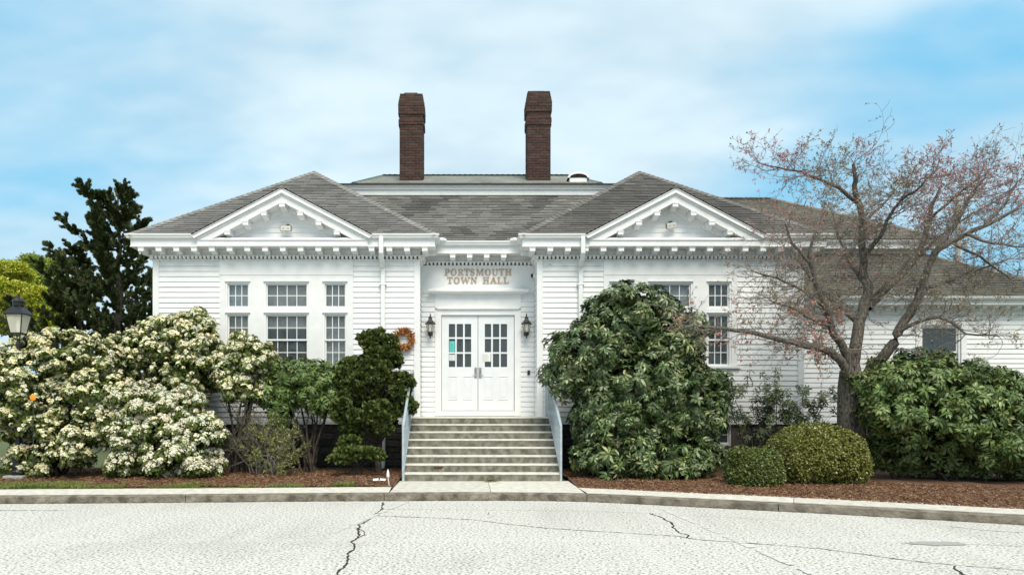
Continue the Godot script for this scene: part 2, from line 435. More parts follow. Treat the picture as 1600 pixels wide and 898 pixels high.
# a roof slope laid in courses of single shingles. o: a point on the eave; e: along it; s: up the slope; bounds(t): stretches [from, to] at distance t up the slope
func slope(parent: Node, o: Vector3, e: Vector3, s: Vector3, far: float, bounds: Callable, tone: Color, stain: Callable, seed_: int, expo := 0.118, lift := 1.0):
	var b := MB.new()
	var nn := e.cross(s).normalized()
	if nn.y < 0: nn = -nn
	var rng := RandomNumberGenerator.new(); rng.seed = seed_
	var t := 0.0
	while t < far - 0.01:
		var t1 := minf(t + expo * 1.12, far)
		var lo: Array = bounds.call(t); var hi: Array = bounds.call(t1)
		for k in mini(lo.size(), hi.size()):
			var x: float = minf(lo[k][0], hi[k][0]); var xe: float = maxf(lo[k][1], hi[k][1])
			var wob := rng.randf_range(-0.004, 0.004)
			while x < xe:
				var x2 := minf(x + rng.randf_range(0.2, 0.36), xe)
				if xe - x2 < 0.1: x2 = xe
				var a0 := clampf(x + 0.002, lo[k][0], lo[k][1]); var a1 := clampf(x2 - 0.002, lo[k][0], lo[k][1])
				var b0 := clampf(x + 0.002, hi[k][0], hi[k][1]); var b1 := clampf(x2 - 0.002, hi[k][0], hi[k][1])
				if a1 - a0 > 0.004 or b1 - b0 > 0.004:
					var up := rng.randf_range(0.015, 0.024) * lift
					var d := t + wob + rng.randf_range(-0.004, 0.004)
					var p0 := o + e * a0 + s * d; var p1 := o + e * a1 + s * d
					var q0 := o + e * b0 + s * t1; var q1 := o + e * b1 + s * t1
					var col: Color = tone * (1.0 + rng.randf_range(-0.15, 0.13)) * float(stain.call((p0 + p1) * 0.5))
					if rng.randf() < 0.012: col = col.lerp(Color(0.3, 0.29, 0.26), 0.6)     # lichen
					col.a = 1.0
					if e.cross(s).y > 0:
						b.quad(p0 + nn * up, p1 + nn * up, q1 + nn * 0.002, q0 + nn * 0.002, col)
						b.quad(p0 + nn * (up - 0.006), p1 + nn * (up - 0.006), p1 + nn * up, p0 + nn * up, col)
					else:
						b.quad(p1 + nn * up, p0 + nn * up, q0 + nn * 0.002, q1 + nn * 0.002, col)
						b.quad(p1 + nn * (up - 0.006), p0 + nn * (up - 0.006), p0 + nn * up, p1 + nn * up, col)
				x = x2
		t += expo
	# the deck under the shingles
	var steps := 24
	for i in steps:
		var ta := far * i / steps; var tb := far * (i + 1) / steps
		var lo2: Array = bounds.call(ta); var hi2: Array = bounds.call(tb)
		for k in mini(lo2.size(), hi2.size()):
			b.quad(o + e * lo2[k][0] + s * ta - nn * 0.03, o + e * lo2[k][1] + s * ta - nn * 0.03, o + e * hi2[k][1] + s * tb - nn * 0.03, o + e * hi2[k][0] + s * tb - nn * 0.03, tone * 0.5)
	return put(b.done(), M.shingle, "shingles", parent, Vector3.ZERO, "stuff")

# cap shingles bent over a hip or ridge
func hip_caps(parent: Node, a: Vector3, z: Vector3, drop: float, tone: Color, seed_: int):
	var b := MB.new()
	var rng := RandomNumberGenerator.new(); rng.seed = seed_
	var d := (z - a); var ln := d.length(); d /= ln
	var side := d.cross(Vector3.UP).normalized()
	var up := side.cross(d).normalized()
	if up.y < 0: up = -up
	var t := 0.0
	while t < ln:
		var t1 := minf(t + 0.2, ln)
		var col := tone * rng.randf_range(0.85, 1.3); col.a = 1.0
		var h0 := 0.036; var h1 := 0.022
		var p := a + d * t; var q := a + d * t1
		for sg in [-1.0, 1.0]:
			var o: Vector3 = side * sg * 0.125 - up * drop
			if sg < 0: b.quad(p + up * h0, q + up * h1, q + o + up * h1, p + o + up * h0, col)
			else: b.quad(q + up * h1, p + up * h0, p + o + up * h0, q + o + up * h1, col)
			b.tri(p + up * h0, p + o + up * h0, p + up * -0.02, col)
		t += 0.165
	put(b.done(), M.shingle, "hip_cap", parent, Vector3.ZERO, "stuff")

func build_wing(sg: float):
	# sg -1: the wing left of the door, +1: right of it
	var c := 4.636 * sg
	var h := 3.2065
	var w := piece("wing_wall", hall, Vector3(c, 0, 0))
	var wins := [[-1.174, 0.255], [0.0, 0.50], [1.174, 0.255]]
	var holes := []
	for q in wins:
		holes.append([q[0] - q[1] - 0.045, 4.02, q[0] + q[1] + 0.045, 4.69]); holes.append([q[0] - q[1] - 0.045, 2.62, q[0] + q[1] + 0.045, 3.935])
	wall(w, "wall_core", -h + 0.01, h - 0.01, WALL_LOW, WALL_TOP + 0.25, -0.01, 0.16, holes, M.paint)
	# flat surround of the three windows
	wall(w, "window_surround", -1.613, 1.613, 2.66, 4.838, 0.03, 0.045, holes.map(func(q): return [q[0], maxf(q[1], 2.66), q[2], q[3]]), M.trim)
	var b := MB.new(); b.span(Vector3(-1.613, 4.846, -0.005), Vector3(1.613, 5.188, 0.036)); put(b.done(), M.trim, "head_panel", w)
	for q in wins:
		b = MB.new(); b.span(Vector3(q[0] - q[1] - 0.05, 4.69, 0.03), Vector3(q[0] + q[1] + 0.05, 4.708, 0.056)); put(b.done(), M.trim, "drip_cap", w)
		b = MB.new(); b.span(Vector3(q[0] - q[1] - 0.05, 3.935, 0.03), Vector3(q[0] + q[1] + 0.05, 3.952, 0.052)); put(b.done(), M.trim, "drip_cap", w)
	b = MB.new(); b.mould([Vector2(-0.01, 2.66), Vector2(0.085, 2.645), Vector2(0.085, 2.60), Vector2(0.05, 2.59), Vector2(0.04, 2.56), Vector2(-0.01, 2.56)], -1.67, 1.67); put(b.done(), M.trim, "window_sill", w)
	for sd in [-1.0, 1.0]:
		b = MB.new(); b.soft(Vector3(sd * (h - 0.055), (WALL_LOW + 5.19) / 2, 0.0), Vector3(0.15, 5.19 - WALL_LOW, 0.075), 0.006); put(b.done(), M.trim, "corner_board", w)
	b = MB.new(); b.mould([Vector2(-0.03, 1.30), Vector2(0.05, 1.285), Vector2(0.05, 1.25), Vector2(-0.03, 1.25)], -h - 0.02, h + 0.02); put(b.done(), M.trim, "water_table", w)
	clapboards(w, -h + 0.1, h - 0.1, 1.30, 5.19, -0.002, [[-1.613, 2.62, 1.613, 5.2], [-1.67, 2.5, 1.67, 2.64]], 71 + int(sg))
	for i in 3:
		var q: Array = wins[i]
		var cols := 4 if i == 1 else 3
		var bm: Material = M.blind_blue if (i == 0 and sg < 0) or (i == 1 and sg > 0) else M.blind
		window(hall, c + q[0], q[1], 0.0, cols, [[2, 4.645, 4.065]], [] if (sg > 0 and i == 2) else [[4.68, 4.03]], bm)
		window(hall, c + q[0], q[1], 0.0, cols, [[2, 3.89, 3.27], [2, 3.30, 2.666]], [] if sg > 0 else ([[3.93, 3.58]] if i == 1 else [[3.93, 2.63]]), M.blind)
	hidden_room(hall, c - h + 0.2, c + h - 0.2, WALL_LOW, WALL_TOP + 0.1, -5.0, -0.17)
	# side walls
	for sd in [-1.0, 1.0]:
		var inner: bool = sd * sg < 0
		var sw := piece("return_wall" if inner else "side_wall", hall, Vector3(c + sd * h, 0, 0), sd * PI / 2)
		var back := 0.75 if inner else 8.0
		# local x runs along the wall: for sd = +1 the front corner is at x = 0 and the wall goes to +x
		var xa := 0.0 if sd > 0 else -back
		var xb := back if sd > 0 else 0.0
		wall(sw, "wall_core", xa + (0.02 if sd > 0 else 0.0), xb - (0.02 if sd < 0 else 0.0), WALL_LOW, WALL_TOP + 0.25, -0.01, 0.12, [], M.paint)
		if inner: clapboards(sw, xa + (0.06 if sd > 0 else 0.0), xb - (0.06 if sd < 0 else 0.0), 1.43, 5.19, -0.002, [], 75 + int(sg))
		var f0 := -1.0 if sd > 0 else 0.0
		var f1 := 0.0 if sd > 0 else 1.0
		if inner:
			f1 = -1.0 if sd > 0 else f1
			f0 = 1.0 if sd < 0 else f0
		var mods := []
		if inner: mods = [0.14 if sd > 0 else -0.14]
		cornice(sw, xa, xb, f0, f1, [[xa, xb, f0, f1]], mods)
	# main cornice, broken by the pediment
	var mods := []
	for i in 17: mods.append(-3.36 + 0.42 * i)
	cornice(w, -h, h, -1.0, 1.0, [[-h, -2.12, -1.0, 0.0], [2.12, h, 0.0, 1.0]], mods)
	# pediment
	var p := piece("pediment", hall, Vector3(c, 0, 0))
	var hw := 2.12; var base := 5.70; var apex := 6.81
	var k := (apex - base) / hw
	b = MB.new(); b.mould([Vector2(0.31, 5.625), Vector2(0.44, 5.618), Vector2(0.445, 5.60), Vector2(0.418, 5.59), Vector2(0.418, 5.462), Vector2(0.408, 5.452), Vector2(0.31, 5.452)], -2.02, 2.02); put(b.done(), M.trim, "pediment_base", p)
	b = MB.new(); b.span(Vector3(-2.0, 5.56, 0.05), Vector3(2.0, 5.61, 0.31)); put(b.done(), M.trim, "pediment_floor", p)
	for sd in [-1.0, 1.0]:
		# three stepped mouldings per rake, cut plumb at the apex
		var steps := [["rake_crown", 0.0, -0.115, 0.505], ["rake_fillet", -0.115, -0.15, 0.465], ["rake_fascia", -0.15, -0.315, 0.432]]
		for st in steps:
			b = MB.new()
			var pts := [Vector2(0, apex + st[1]), Vector2(0, apex + st[2]), Vector2(hw, base + st[2]), Vector2(hw, base + st[1])]
			if st[1] < 0.0:                       # the lower bands end on the base moulding
				var cut := 5.62
				pts = []
				for q in [[apex + st[1], base + st[1]], [apex + st[2], base + st[2]]]:
					pts.append([q[0], minf(hw, (q[0] - cut) / k), cut])
				pts = [Vector2(0, pts[0][0]), Vector2(0, pts[1][0]), Vector2(pts[1][1], cut), Vector2(pts[0][1], cut)]
			else: pts = [Vector2(0, apex), Vector2(0, apex - 0.115), Vector2(hw - 0.06, base - 0.075), Vector2(hw, base - 0.03), Vector2(hw, base)]
			var poly := PackedVector2Array()
			for q in pts: poly.append(Vector2(q.x * sd, q.y))
			if sd < 0: poly.reverse()
			b.prism(poly, 0.06 if st[1] < 0 else 0.2, st[3]); put(b.done(), M.trim, st[0], p)
		# bed mould at the back of the rake
		b = MB.new()
		var bt := apex - 0.315; var cut2 := 5.612
		var poly2 := PackedVector2Array([Vector2(0, bt), Vector2(0, bt - 0.13), Vector2((bt - 0.13 - cut2) / k * sd, cut2), Vector2((bt - cut2) / k * sd, cut2)])
		if sd < 0: poly2.reverse()
		b.prism(poly2, 0.05, 0.13); put(b.done(), M.trim, "rake_bed_moulding", p)
		for i in range(1, 4):
			var x: float = sd * 0.43 * i
			put(modillion_mesh(), M.trim, "modillion", p, Vector3(x, apex - 0.315 - k * absf(x) - 0.0, 0.1)).scale = Vector3(1, 1, 0.95)
	put(modillion_mesh(), M.trim, "modillion", p, Vector3(0, apex - 0.335, 0.1)).scale = Vector3(1, 1, 0.95)
	var poly3 := PackedVector2Array([Vector2(-1.9, 5.6), Vector2(1.9, 5.6), Vector2(0, 5.6 + 1.9 * k)])
	b = MB.new(); b.prism(poly3, -0.02, 0.052); put(b.done(), M.trim, "tympanum", p)
	var yy := 5.61
	while yy < apex - 0.6:
		var half := (apex - 0.38 - yy - 0.06) / k
		put(board_mesh(snappedf(half * 2, 0.001), 0.1255), M.paint, "clapboard", p, Vector3(-half, yy, 0.055))
		yy += 0.1255
	# roofs
	var r := piece("wing_roof", hall, Vector3(c, 0, 0))
	var he := h + 0.45; var ey := 5.715; var ez := 0.45
	var s := Vector3(0, RISE, -1).normalized(); var ln := he * sqrt(1 + RISE * RISE)
	var tone := Color(0.20, 0.197, 0.188) if sg < 0 else Color(0.140, 0.135, 0.126)
	var nz := noise(300 + int(sg), 0.55, 4)
	var st2 := func(q: Vector3): return 1.0 + 0.5 * nz.get_noise_3d(q.x, q.y * 2.0, q.z)
	var front := func(t: float):
		var hf := he * (1 - t / ln); var y := ey + RISE * he * t / ln
		var g := maxf(0.0, (apex + 0.0 - y) / k)
		if g <= 0.02: return [[-hf, 0.0], [0.0, hf]]
		if g >= hf: return [[-hf - 0.001, -hf], [hf, hf + 0.001]]
		return [[-hf, -g], [g, hf]]
	slope(r, Vector3(0, ey, ez), Vector3.RIGHT, s, ln, front, tone, st2, 401)
	var deep := 8.8
	for sd in [-1.0, 1.0]:
		var bs := func(t: float): return [[he * t / ln, maxf(deep - he * t / ln, he * t / ln)]]
		slope(r, Vector3(sd * he, ey, ez), Vector3(0, 0, -1), Vector3(-sd, RISE, 0).normalized(), ln, bs, tone, st2, 402, 0.16)
		hip_caps(r, Vector3(sd * he, ey, ez), Vector3(0, ey + RISE * he, ez - he), 0.07, tone * 1.25, 404)
		# pediment roof
		var gl := 2.3
		var gs := Vector3(-sd * hw, apex - base, 0).normalized(); var gn := Vector2(hw, apex - base).length()
		var gb := func(t: float): return [[0.0, 0.25 + (1.35 * t / gn)]]
		slope(r, Vector3(sd * hw, base + 0.012, 0.52), Vector3(0, 0, -1), gs, gn, gb, tone, st2, 405)
	hip_caps(r, Vector3(0, apex + 0.01, 0.52), Vector3(0, apex + 0.01, -0.95), 0.06, tone, 406)
	var rb := func(t: float): return [[-he * (1 - t / ln), he * (1 - t / ln)]]
	slope(r, Vector3(0, ey, ez - deep), Vector3.RIGHT, Vector3(0, RISE, 1).normalized(), ln, rb, tone, st2, 407, 0.2)
	# foundation stones
	var fd := piece("foundation", hall, Vector3(c, 0, 0))
	var rng := RandomNumberGenerator.new(); rng.seed = 90 + int(sg)
	var hole := [0.83, 0.72, 1.50, 1.25]
	wall(fd, "mortar_bed", -h, h, -0.1, 1.25, -0.03, 0.3, [hole] if sg > 0 else [], M.mortar)
	var y := 0.05
	while y < 1.24:
		var hy := minf(rng.randf_range(0.12, 0.2), 1.25 - y)
		var x := -h
		while x < h - 0.02:
			var wx := minf(rng.randf_range(0.25, 0.62), h - x)
			if not (sg > 0 and x + wx > hole[0] - 0.05 and x < hole[2] + 0.05 and y + hy > hole[1] - 0.03):
				var q := rng.randi_range(0, 4)
				var key := "stone%d" % q
				if not cache.has(key):
					var sb := MB.new(); var tn := [0.06, 0.08, 0.05, 0.095, 0.07][q] as float
					sb.soft(Vector3.ZERO, Vector3.ONE, 0.09, Color(tn, tn * 0.98, tn * 0.94))
					cache[key] = sb.done()
				var o := put(cache[key], M.stone, "stone", fd, Vector3(x + wx / 2, y + hy / 2, -0.03))
				o.scale = Vector3(wx - 0.018, hy - 0.016, rng.randf_range(0.06, 0.12))
			x += wx
		y += hy
	if sg > 0:
		window(hall, c + 1.165, 0.29, -0.08, 2, [[2, 1.205, 0.765]], [], M.blind)
		hidden_room(hall, c + 0.7, c + 1.65, 0.6, 1.26, -1.6, -0.34)

func brick_stack(cx: float, seed_: int, tall: float):
	var ch := piece("chimney", hall, Vector3(cx, 0, -3.35 - 0.34))
	var rng := RandomNumberGenerator.new(); rng.seed = seed_
	var rest := MB.new()
	var core := MB.new()
	var y := 7.45; var row := 0
	while y < tall - 0.02:
		var f := y - (tall - 10.70)
		var grow := 0.0
		if f > 9.74 and f < 9.90: grow = 0.028
		elif f > 10.06 and f < 10.24: grow = 0.036
		elif f >= 10.24: grow = lerpf(0.038, -0.02, clampf((f - 10.36) / 0.32, 0, 1))
		var half := 0.34 + grow
		core.box(Vector3(0, y + 0.0375, 0), Vector3(half * 2 - 0.024, 0.0755, half * 2 - 0.024))
		for face in 4:
			var bs := Basis(Vector3.UP, face * PI / 2)
			var x := -half + (0.0 if (row + face) % 2 == 0 else -0.1)
			while x < half - 0.01:
				var a := maxf(x, -half); var e := minf(x + 0.205, half)
				if face % 2 == 1: a = maxf(a, -half + 0.1); e = minf(e, half - 0.1)
				if e - a > 0.03:
					var q := rng.randi_range(0, 5)
					var at := Vector3((a + e) / 2, y + 0.0365, half - 0.05 + rng.randf_range(-0.003, 0.004))
					var col: Color = [Color(0.080, 0.036, 0.027), Color(0.060, 0.029, 0.024), Color(0.098, 0.046, 0.034), Color(0.052, 0.031, 0.027), Color(0.09, 0.056, 0.043), Color(0.068, 0.034, 0.028)][q]
					if rng.randf() < 0.05: col = Color(0.2, 0.16, 0.13)
					if face == 0:
						var key := "brick%d" % q
						if not cache.has(key):
							var bb := MB.new(); bb.soft(Vector3.ZERO, Vector3(1, 1, 1), 0.06, col); cache[key] = bb.done()
						var o := put(cache[key], M.brick, "brick", ch, at)
						o.scale = Vector3(e - a - 0.01, 0.062, 0.1)
					else: rest.box(bs * at, Vector3(e - a - 0.01, 0.062, 0.1), col, bs)
				x += 0.205
		y += 0.075; row += 1
	put(rest.done(), M.brick, "brickwork", ch, Vector3.ZERO, "stuff")
	put(core.done(), M.mortar, "mortar_core", ch)
	var b := MB.new()
	b.soft(Vector3(-0.02, tall + 0.03, 0), Vector3(0.4, 0.09, 0.44), 0.02)
	put(b.done(), M.mortar, "flue_cap", ch)
	# lead flashing at the foot
	b = MB.new(); b.span(Vector3(-0.37, 7.88, 0.34), Vector3(0.37, 7.99, 0.36)); b.span(Vector3(-0.3, 7.86, 0.36), Vector3(0.06, 7.93, 0.42)); put(b.done(), M.steel, "flashing", ch)

func downspout(x: float):
	var d := piece("downspout", hall, Vector3(x, 0, 0))
	var b := MB.new()
	var run := [Vector3(0, 5.66, 0.45), Vector3(0, 5.30, 0.44), Vector3(0, 5.18, 0.34), Vector3(0, 5.02, 0.09), Vector3(0, 4.85, 0.075), Vector3(0, 0.35, 0.075), Vector3(0, 0.2, 0.22)]
	for i in run.size() - 1:
		var a: Vector3 = run[i]; var e: Vector3 = run[i + 1]
		var t := (e - a).normalized(); var sd := Vector3.RIGHT
		b.soft((a + e) / 2, Vector3(0.105, 0.075, (e - a).length() + 0.05), 0.012, Color.WHITE, Basis(sd, t.cross(sd), t).orthonormalized())
	put(b.done(), M.trim, "pipe", d)
	for yy in [4.6, 3.0, 1.6]:
		b = MB.new(); b.span(Vector3(-0.085, yy, 0.02), Vector3(0.085, yy + 0.03, 0.12)); put(b.done(), M.trim, "strap", d)

func door_leaf(x0: float, flip: bool):
	# hinged at x0 when not flipped; 0.912 wide, 2.4 high
	var d := piece("door", hall, Vector3(x0, 1.575, -0.80))
	var wd := 0.912; var top := 2.395
	var xs := [0.180, 0.378, 0.582] if not flip else [wd - 0.742, wd - 0.538, wd - 0.340]
	var holes := []
	for x in xs:
		for r in 3: holes.append([x, top - 0.545 - 0.375 * r, x + 0.16, top - 0.211 - 0.375 * r])
	wall(d, "door_slab", 0.004, wd - 0.004, 0.006, top, 0.045, 0.05, holes, M.door)
	for x in ([0.163, 0.538] if not flip else [wd - 0.39, wd - 0.766]):
		var b := MB.new()
		# a raised panel inside a planted moulding
		var w := 0.228; var lo := top - 2.118; var hi := top - 1.522
		b.mould([Vector2(0.044, lo + 0.022), Vector2(0.058, lo + 0.016), Vector2(0.058, lo + 0.004), Vector2(0.044, lo)], x, x + w)
		b.mould([Vector2(0.044, hi), Vector2(0.058, hi - 0.004), Vector2(0.058, hi - 0.016), Vector2(0.044, hi - 0.022)], x, x + w)
		b.span(Vector3(x, lo + 0.022, 0.044), Vector3(x + 0.018, hi - 0.022, 0.057)); b.span(Vector3(x + w - 0.018, lo + 0.022, 0.044), Vector3(x + w, hi - 0.022, 0.057))
		put(b.done(), M.door, "panel_moulding", d)
		b = MB.new(); b.soft(Vector3(x + w / 2, (lo + hi) / 2, 0.044), Vector3(w - 0.09, hi - lo - 0.1, 0.02), 0.008); put(b.done(), M.door, "panel", d)
	var key := "door_pane"
	if not cache.has(key):
		var p := MB.new(); p.quad(Vector3(-0.08, -0.167, 0), Vector3(0.08, -0.167, 0), Vector3(0.08, 0.167, 0), Vector3(-0.08, 0.167, 0)); cache[key] = p.done()
	for q in holes: put(cache[key], M.glass, "pane", d, Vector3((q[0] + q[2]) / 2, (q[1] + q[3]) / 2, 0.02))
	# pull handle and latch
	var hx := wd - 0.055 if not flip else 0.055
	var hd := piece("handle", d, Vector3(hx, top - 1.44, 0.045))
	var b2 := MB.new(); b2.soft(Vector3(0, 0, 0.006), Vector3(0.07, 0.27, 0.012), 0.004); put(b2.done(), M.steel, "plate", hd)
	b2 = MB.new(); b2.tube([Vector3(0, 0.11, 0.01), Vector3(0, 0.1, 0.05), Vector3(0, 0.05, 0.065), Vector3(0, 0.0, 0.05), Vector3(0, -0.01, 0.01)], [0.011, 0.011, 0.012, 0.011, 0.011], 8); b2.soft(Vector3(0, -0.08, 0.02), Vector3(0.045, 0.05, 0.03), 0.006); put(b2.done(), M.steel, "grip", hd)
	b2 = MB.new(); b2.tube([Vector3(0, -0.055, 0.02), Vector3(-0.09 if not flip else 0.09, -0.055, 0.035)], [0.009, 0.008], 6, Color.WHITE, true); put(b2.done(), M.steel, "lever", hd)
	for t in [0.2, 0.86, 1.52, 2.18]:
		b2 = MB.new(); b2.tube([Vector3(0, -0.065, 0), Vector3(0, 0.065, 0)], [0.011, 0.011], 8, Color.WHITE, true)
		put(b2.done(), M.steel, "hinge", d, Vector3(-0.004 if not flip else wd + 0.004, top - t - 0.03, 0.055))

func build_entry():
	var w := piece("entry_wall", hall, Vector3(0, 0, -0.75))
	wall(w, "wall_core", -1.43, 1.43, 1.2, 5.45, -0.01, 0.14, [[-0.92, 1.56, 0.92, 3.98]], M.paint)
	clapboards(w, -1.42, 1.42, 1.43, 4.52, -0.002, [[-1.08, 1.0, 1.08, 4.6]], 81)
	var b := MB.new(); b.span(Vector3(-1.43, 4.53, -0.02), Vector3(1.43, 5.19, 0.028)); put(b.done(), M.trim, "sign_panel", w)
	# door surround: jambs, head board, cap
	for sd in [-1.0, 1.0]:
		b = MB.new(); b.span(Vector3(0.92 * sd, 1.44, -0.1), Vector3(1.08 * sd, 4.10, 0.05)); put(b.done(), M.trim, "door_jamb", w)
	b = MB.new(); b.span(Vector3(-0.92, 3.98, -0.1), Vector3(0.92, 4.10, 0.046)); put(b.done(), M.trim, "door_head", w)
	b = MB.new(); b.mould([Vector2(-0.01, 4.15), Vector2(0.10, 4.145), Vector2(0.10, 4.125), Vector2(0.065, 4.10), Vector2(-0.01, 4.10)], -1.03, 1.03); put(b.done(), M.trim, "head_moulding", w)
	b = MB.new(); b.span(Vector3(-1.08, 4.15, -0.01), Vector3(1.08, 4.50, 0.043)); put(b.done(), M.trim, "head_board", w)
	b = MB.new(); b.mould([Vector2(-0.01, 4.655), Vector2(0.10, 4.65), Vector2(0.215, 4.60), Vector2(0.225, 4.585), Vector2(0.225, 4.545), Vector2(0.20, 4.53), Vector2(0.09, 4.50), Vector2(-0.01, 4.50)], -1.08, 1.08, -0.8, 0.8); put(b.done(), M.trim, "door_hood", w)
	b = MB.new(); b.soft(Vector3(0, 1.505, -0.02), Vector3(1.84, 0.13, 0.16), 0.006); put(b.done(), M.trim, "threshold", w)
	door_leaf(-0.914, false); door_leaf(0.002, true)
	hidden_room(hall, -1.3, 1.3, 1.43, 5.1, -6.0, -0.92)
	var mods := []
	for i in 4: mods.append(-0.63 + 0.42 * i)
	cornice(w, -1.43, 1.43, 1.0, -1.0, [[-1.43, 1.43, 1.0, -1.0]], mods)
	# roof between the wings
	var r := piece("entry_roof", hall)
	var s := Vector3(0, RISE, -1).normalized()
	var nz := noise(311, 0.45, 4); var n2 := noise(312, 0.8, 3)
	var st := func(q: Vector3):
		var blot := smoothstep(0.12, 0.45, n2.get_noise_2d(q.x * 0.9 + 4.0, q.z * 1.1))
		# soot stains below the two chimneys
		for g in [[-1.55, -2.3, 0.5], [0.85, -1.95, 0.4]]:
			var d := Vector2((q.x - g[0]) / 0.55, (q.z - g[1]) / 0.6).length() + 0.5 * n2.get_noise_2d(q.x * 4.0, q.z * 4.0)
			blot = maxf(blot, (1.0 - smoothstep(0.55, 1.05, d)) * g[2] * 2.0)
		return (1.0 + 0.45 * nz.get_noise_3d(q.x, q.y, q.z)) * (1.0 - 0.45 * blot)
	var run := 2.62; var ln := run * sqrt(1 + RISE * RISE)
	var bs := func(t: float): return [[-0.98 - run * t / ln, 0.98 + run * t / ln]]
	slope(r, Vector3(0, 5.715, -0.30), Vector3.RIGHT, s, ln, bs, Color(0.225, 0.222, 0.208), st, 411)
	for sd in [-1.0, 1.0]:                                   # splash guards on the gutter corners
		b = MB.new(); b.soft(Vector3(0.88 * sd, 5.75, -0.26), Vector3(0.2, 0.1, 0.16), 0.035, Color.WHITE, Basis(Vector3.UP, -0.7 * sd)); put(b.done(), M.trim, "splash_guard", r)
	# raised block behind it
	var u := piece("raised_block", hall, Vector3(0, 0.03, -2.86))
	b = MB.new(); b.span(Vector3(-4.1, 7.0, -4.2), Vector3(4.1, 7.62, -0.06)); put(b.done(), M.trim, "wall_core", u)
	b = MB.new(); b.mould([Vector2(-0.1, 7.73), Vector2(0.0, 7.73), Vector2(0.0, 7.585), Vector2(-0.1, 7.585)], -4.1, 4.1); put(b.done(), M.trim, "lower_fascia", u)
	b = MB.new(); b.mould([Vector2(-0.1, 7.84), Vector2(0.09, 7.84), Vector2(0.09, 7.80), Vector2(0.05, 7.775), Vector2(0.045, 7.73), Vector2(-0.1, 7.73)], -4.1, 4.1); put(b.done(), M.trim, "upper_fascia", u)
	b = MB.new(); b.span(Vector3(-3.95, 7.842, -4.2), Vector3(3.95, 7.868, 0.15)); put(b.done(), M.dark, "roof_edge", u)
	var rr := piece("raised_roof", hall, Vector3(0, 0.03, -2.86))
	var st3 := func(q: Vector3): return 1.0 + 0.4 * nz.get_noise_3d(q.x * 2, q.y, q.z + 9)
	var rise := 0.885; var rn := 2.14; var l2 := Vector2(rise, rn).length()
	var tone := Color(0.24, 0.25, 0.225)
	slope(rr, Vector3(0, 7.878, 0.14), Vector3.RIGHT, Vector3(0, rise, -rn).normalized(), l2, func(t): return [[-3.45 + 0.6 * t / l2, 3.45 - 0.6 * t / l2]], tone, st3, 421, 0.14, 0.1)
	slope(rr, Vector3(0, 7.878, -4.14), Vector3.RIGHT, Vector3(0, rise, rn).normalized(), l2, func(t): return [[-3.45 + 0.6 * t / l2, 3.45 - 0.6 * t / l2]], tone, st3, 422, 0.2)
	for sd in [-1.0, 1.0]:
		var l3 := Vector2(rise, 0.6).length()
		slope(rr, Vector3(3.45 * sd, 7.878, -2.0), Vector3(0, 0, -1), Vector3(-0.6 * sd, rise, 0).normalized(), l3, func(t): return [[-2.14 * (1 - t / l3), 2.14 * (1 - t / l3)]], tone, st3, 423, 0.2)
		hip_caps(rr, Vector3(3.45 * sd, 7.878, 0.14), Vector3(2.85 * sd, 7.878 + rise, -2.0), 0.05, Color(0.15, 0.2, 0.18), 424)
	hip_caps(rr, Vector3(-2.85, 7.89 + rise, -2.0), Vector3(2.85, 7.89 + rise, -2.0), 0.05, Color(0.13, 0.19, 0.17), 425)
	brick_stack(-1.88, 51, 10.68); brick_stack(1.79, 52, 10.73)
	# white domed roof vent
	var v := piece("roof_vent", hall, Vector3(2.87, 8.0, -3.25))
	b = MB.new(); b.soft(Vector3(0, 0.02, 0), Vector3(0.5, 0.24, 0.5), 0.01); put(b.done(), M.trim, "curb", v)
	b = MB.new()
	for i in 12:
		var a := PI * i / 12; var e := PI * (i + 1) / 12
		for z in [[-0.3, 0.3]]:
			b.quad(Vector3(cos(a) * 0.31, 0.13 + sin(a) * 0.17, z[1]), Vector3(cos(e) * 0.31, 0.13 + sin(e) * 0.17, z[1]), Vector3(cos(e) * 0.31, 0.13 + sin(e) * 0.17, z[0]), Vector3(cos(a) * 0.31, 0.13 + sin(a) * 0.17, z[0]))
			b.quad(Vector3(cos(a) * 0.31, 0.13 + sin(a) * 0.17, z[1]), Vector3(cos(a) * 0.25, 0.13 + sin(a) * 0.115, z[1]), Vector3(cos(e) * 0.25, 0.13 + sin(e) * 0.115, z[1]), Vector3(cos(e) * 0.31, 0.13 + sin(e) * 0.17, z[1]))
	put(b.done(), M.trim, "hood", v)
	b = MB.new(); b.span(Vector3(-0.25, 0.14, -0.2), Vector3(0.25, 0.2, 0.2)); b.span(Vector3(-0.17, 0.2, -0.2), Vector3(0.17, 0.24, 0.2)); put(b.done(), M.mortar, "screen", v)

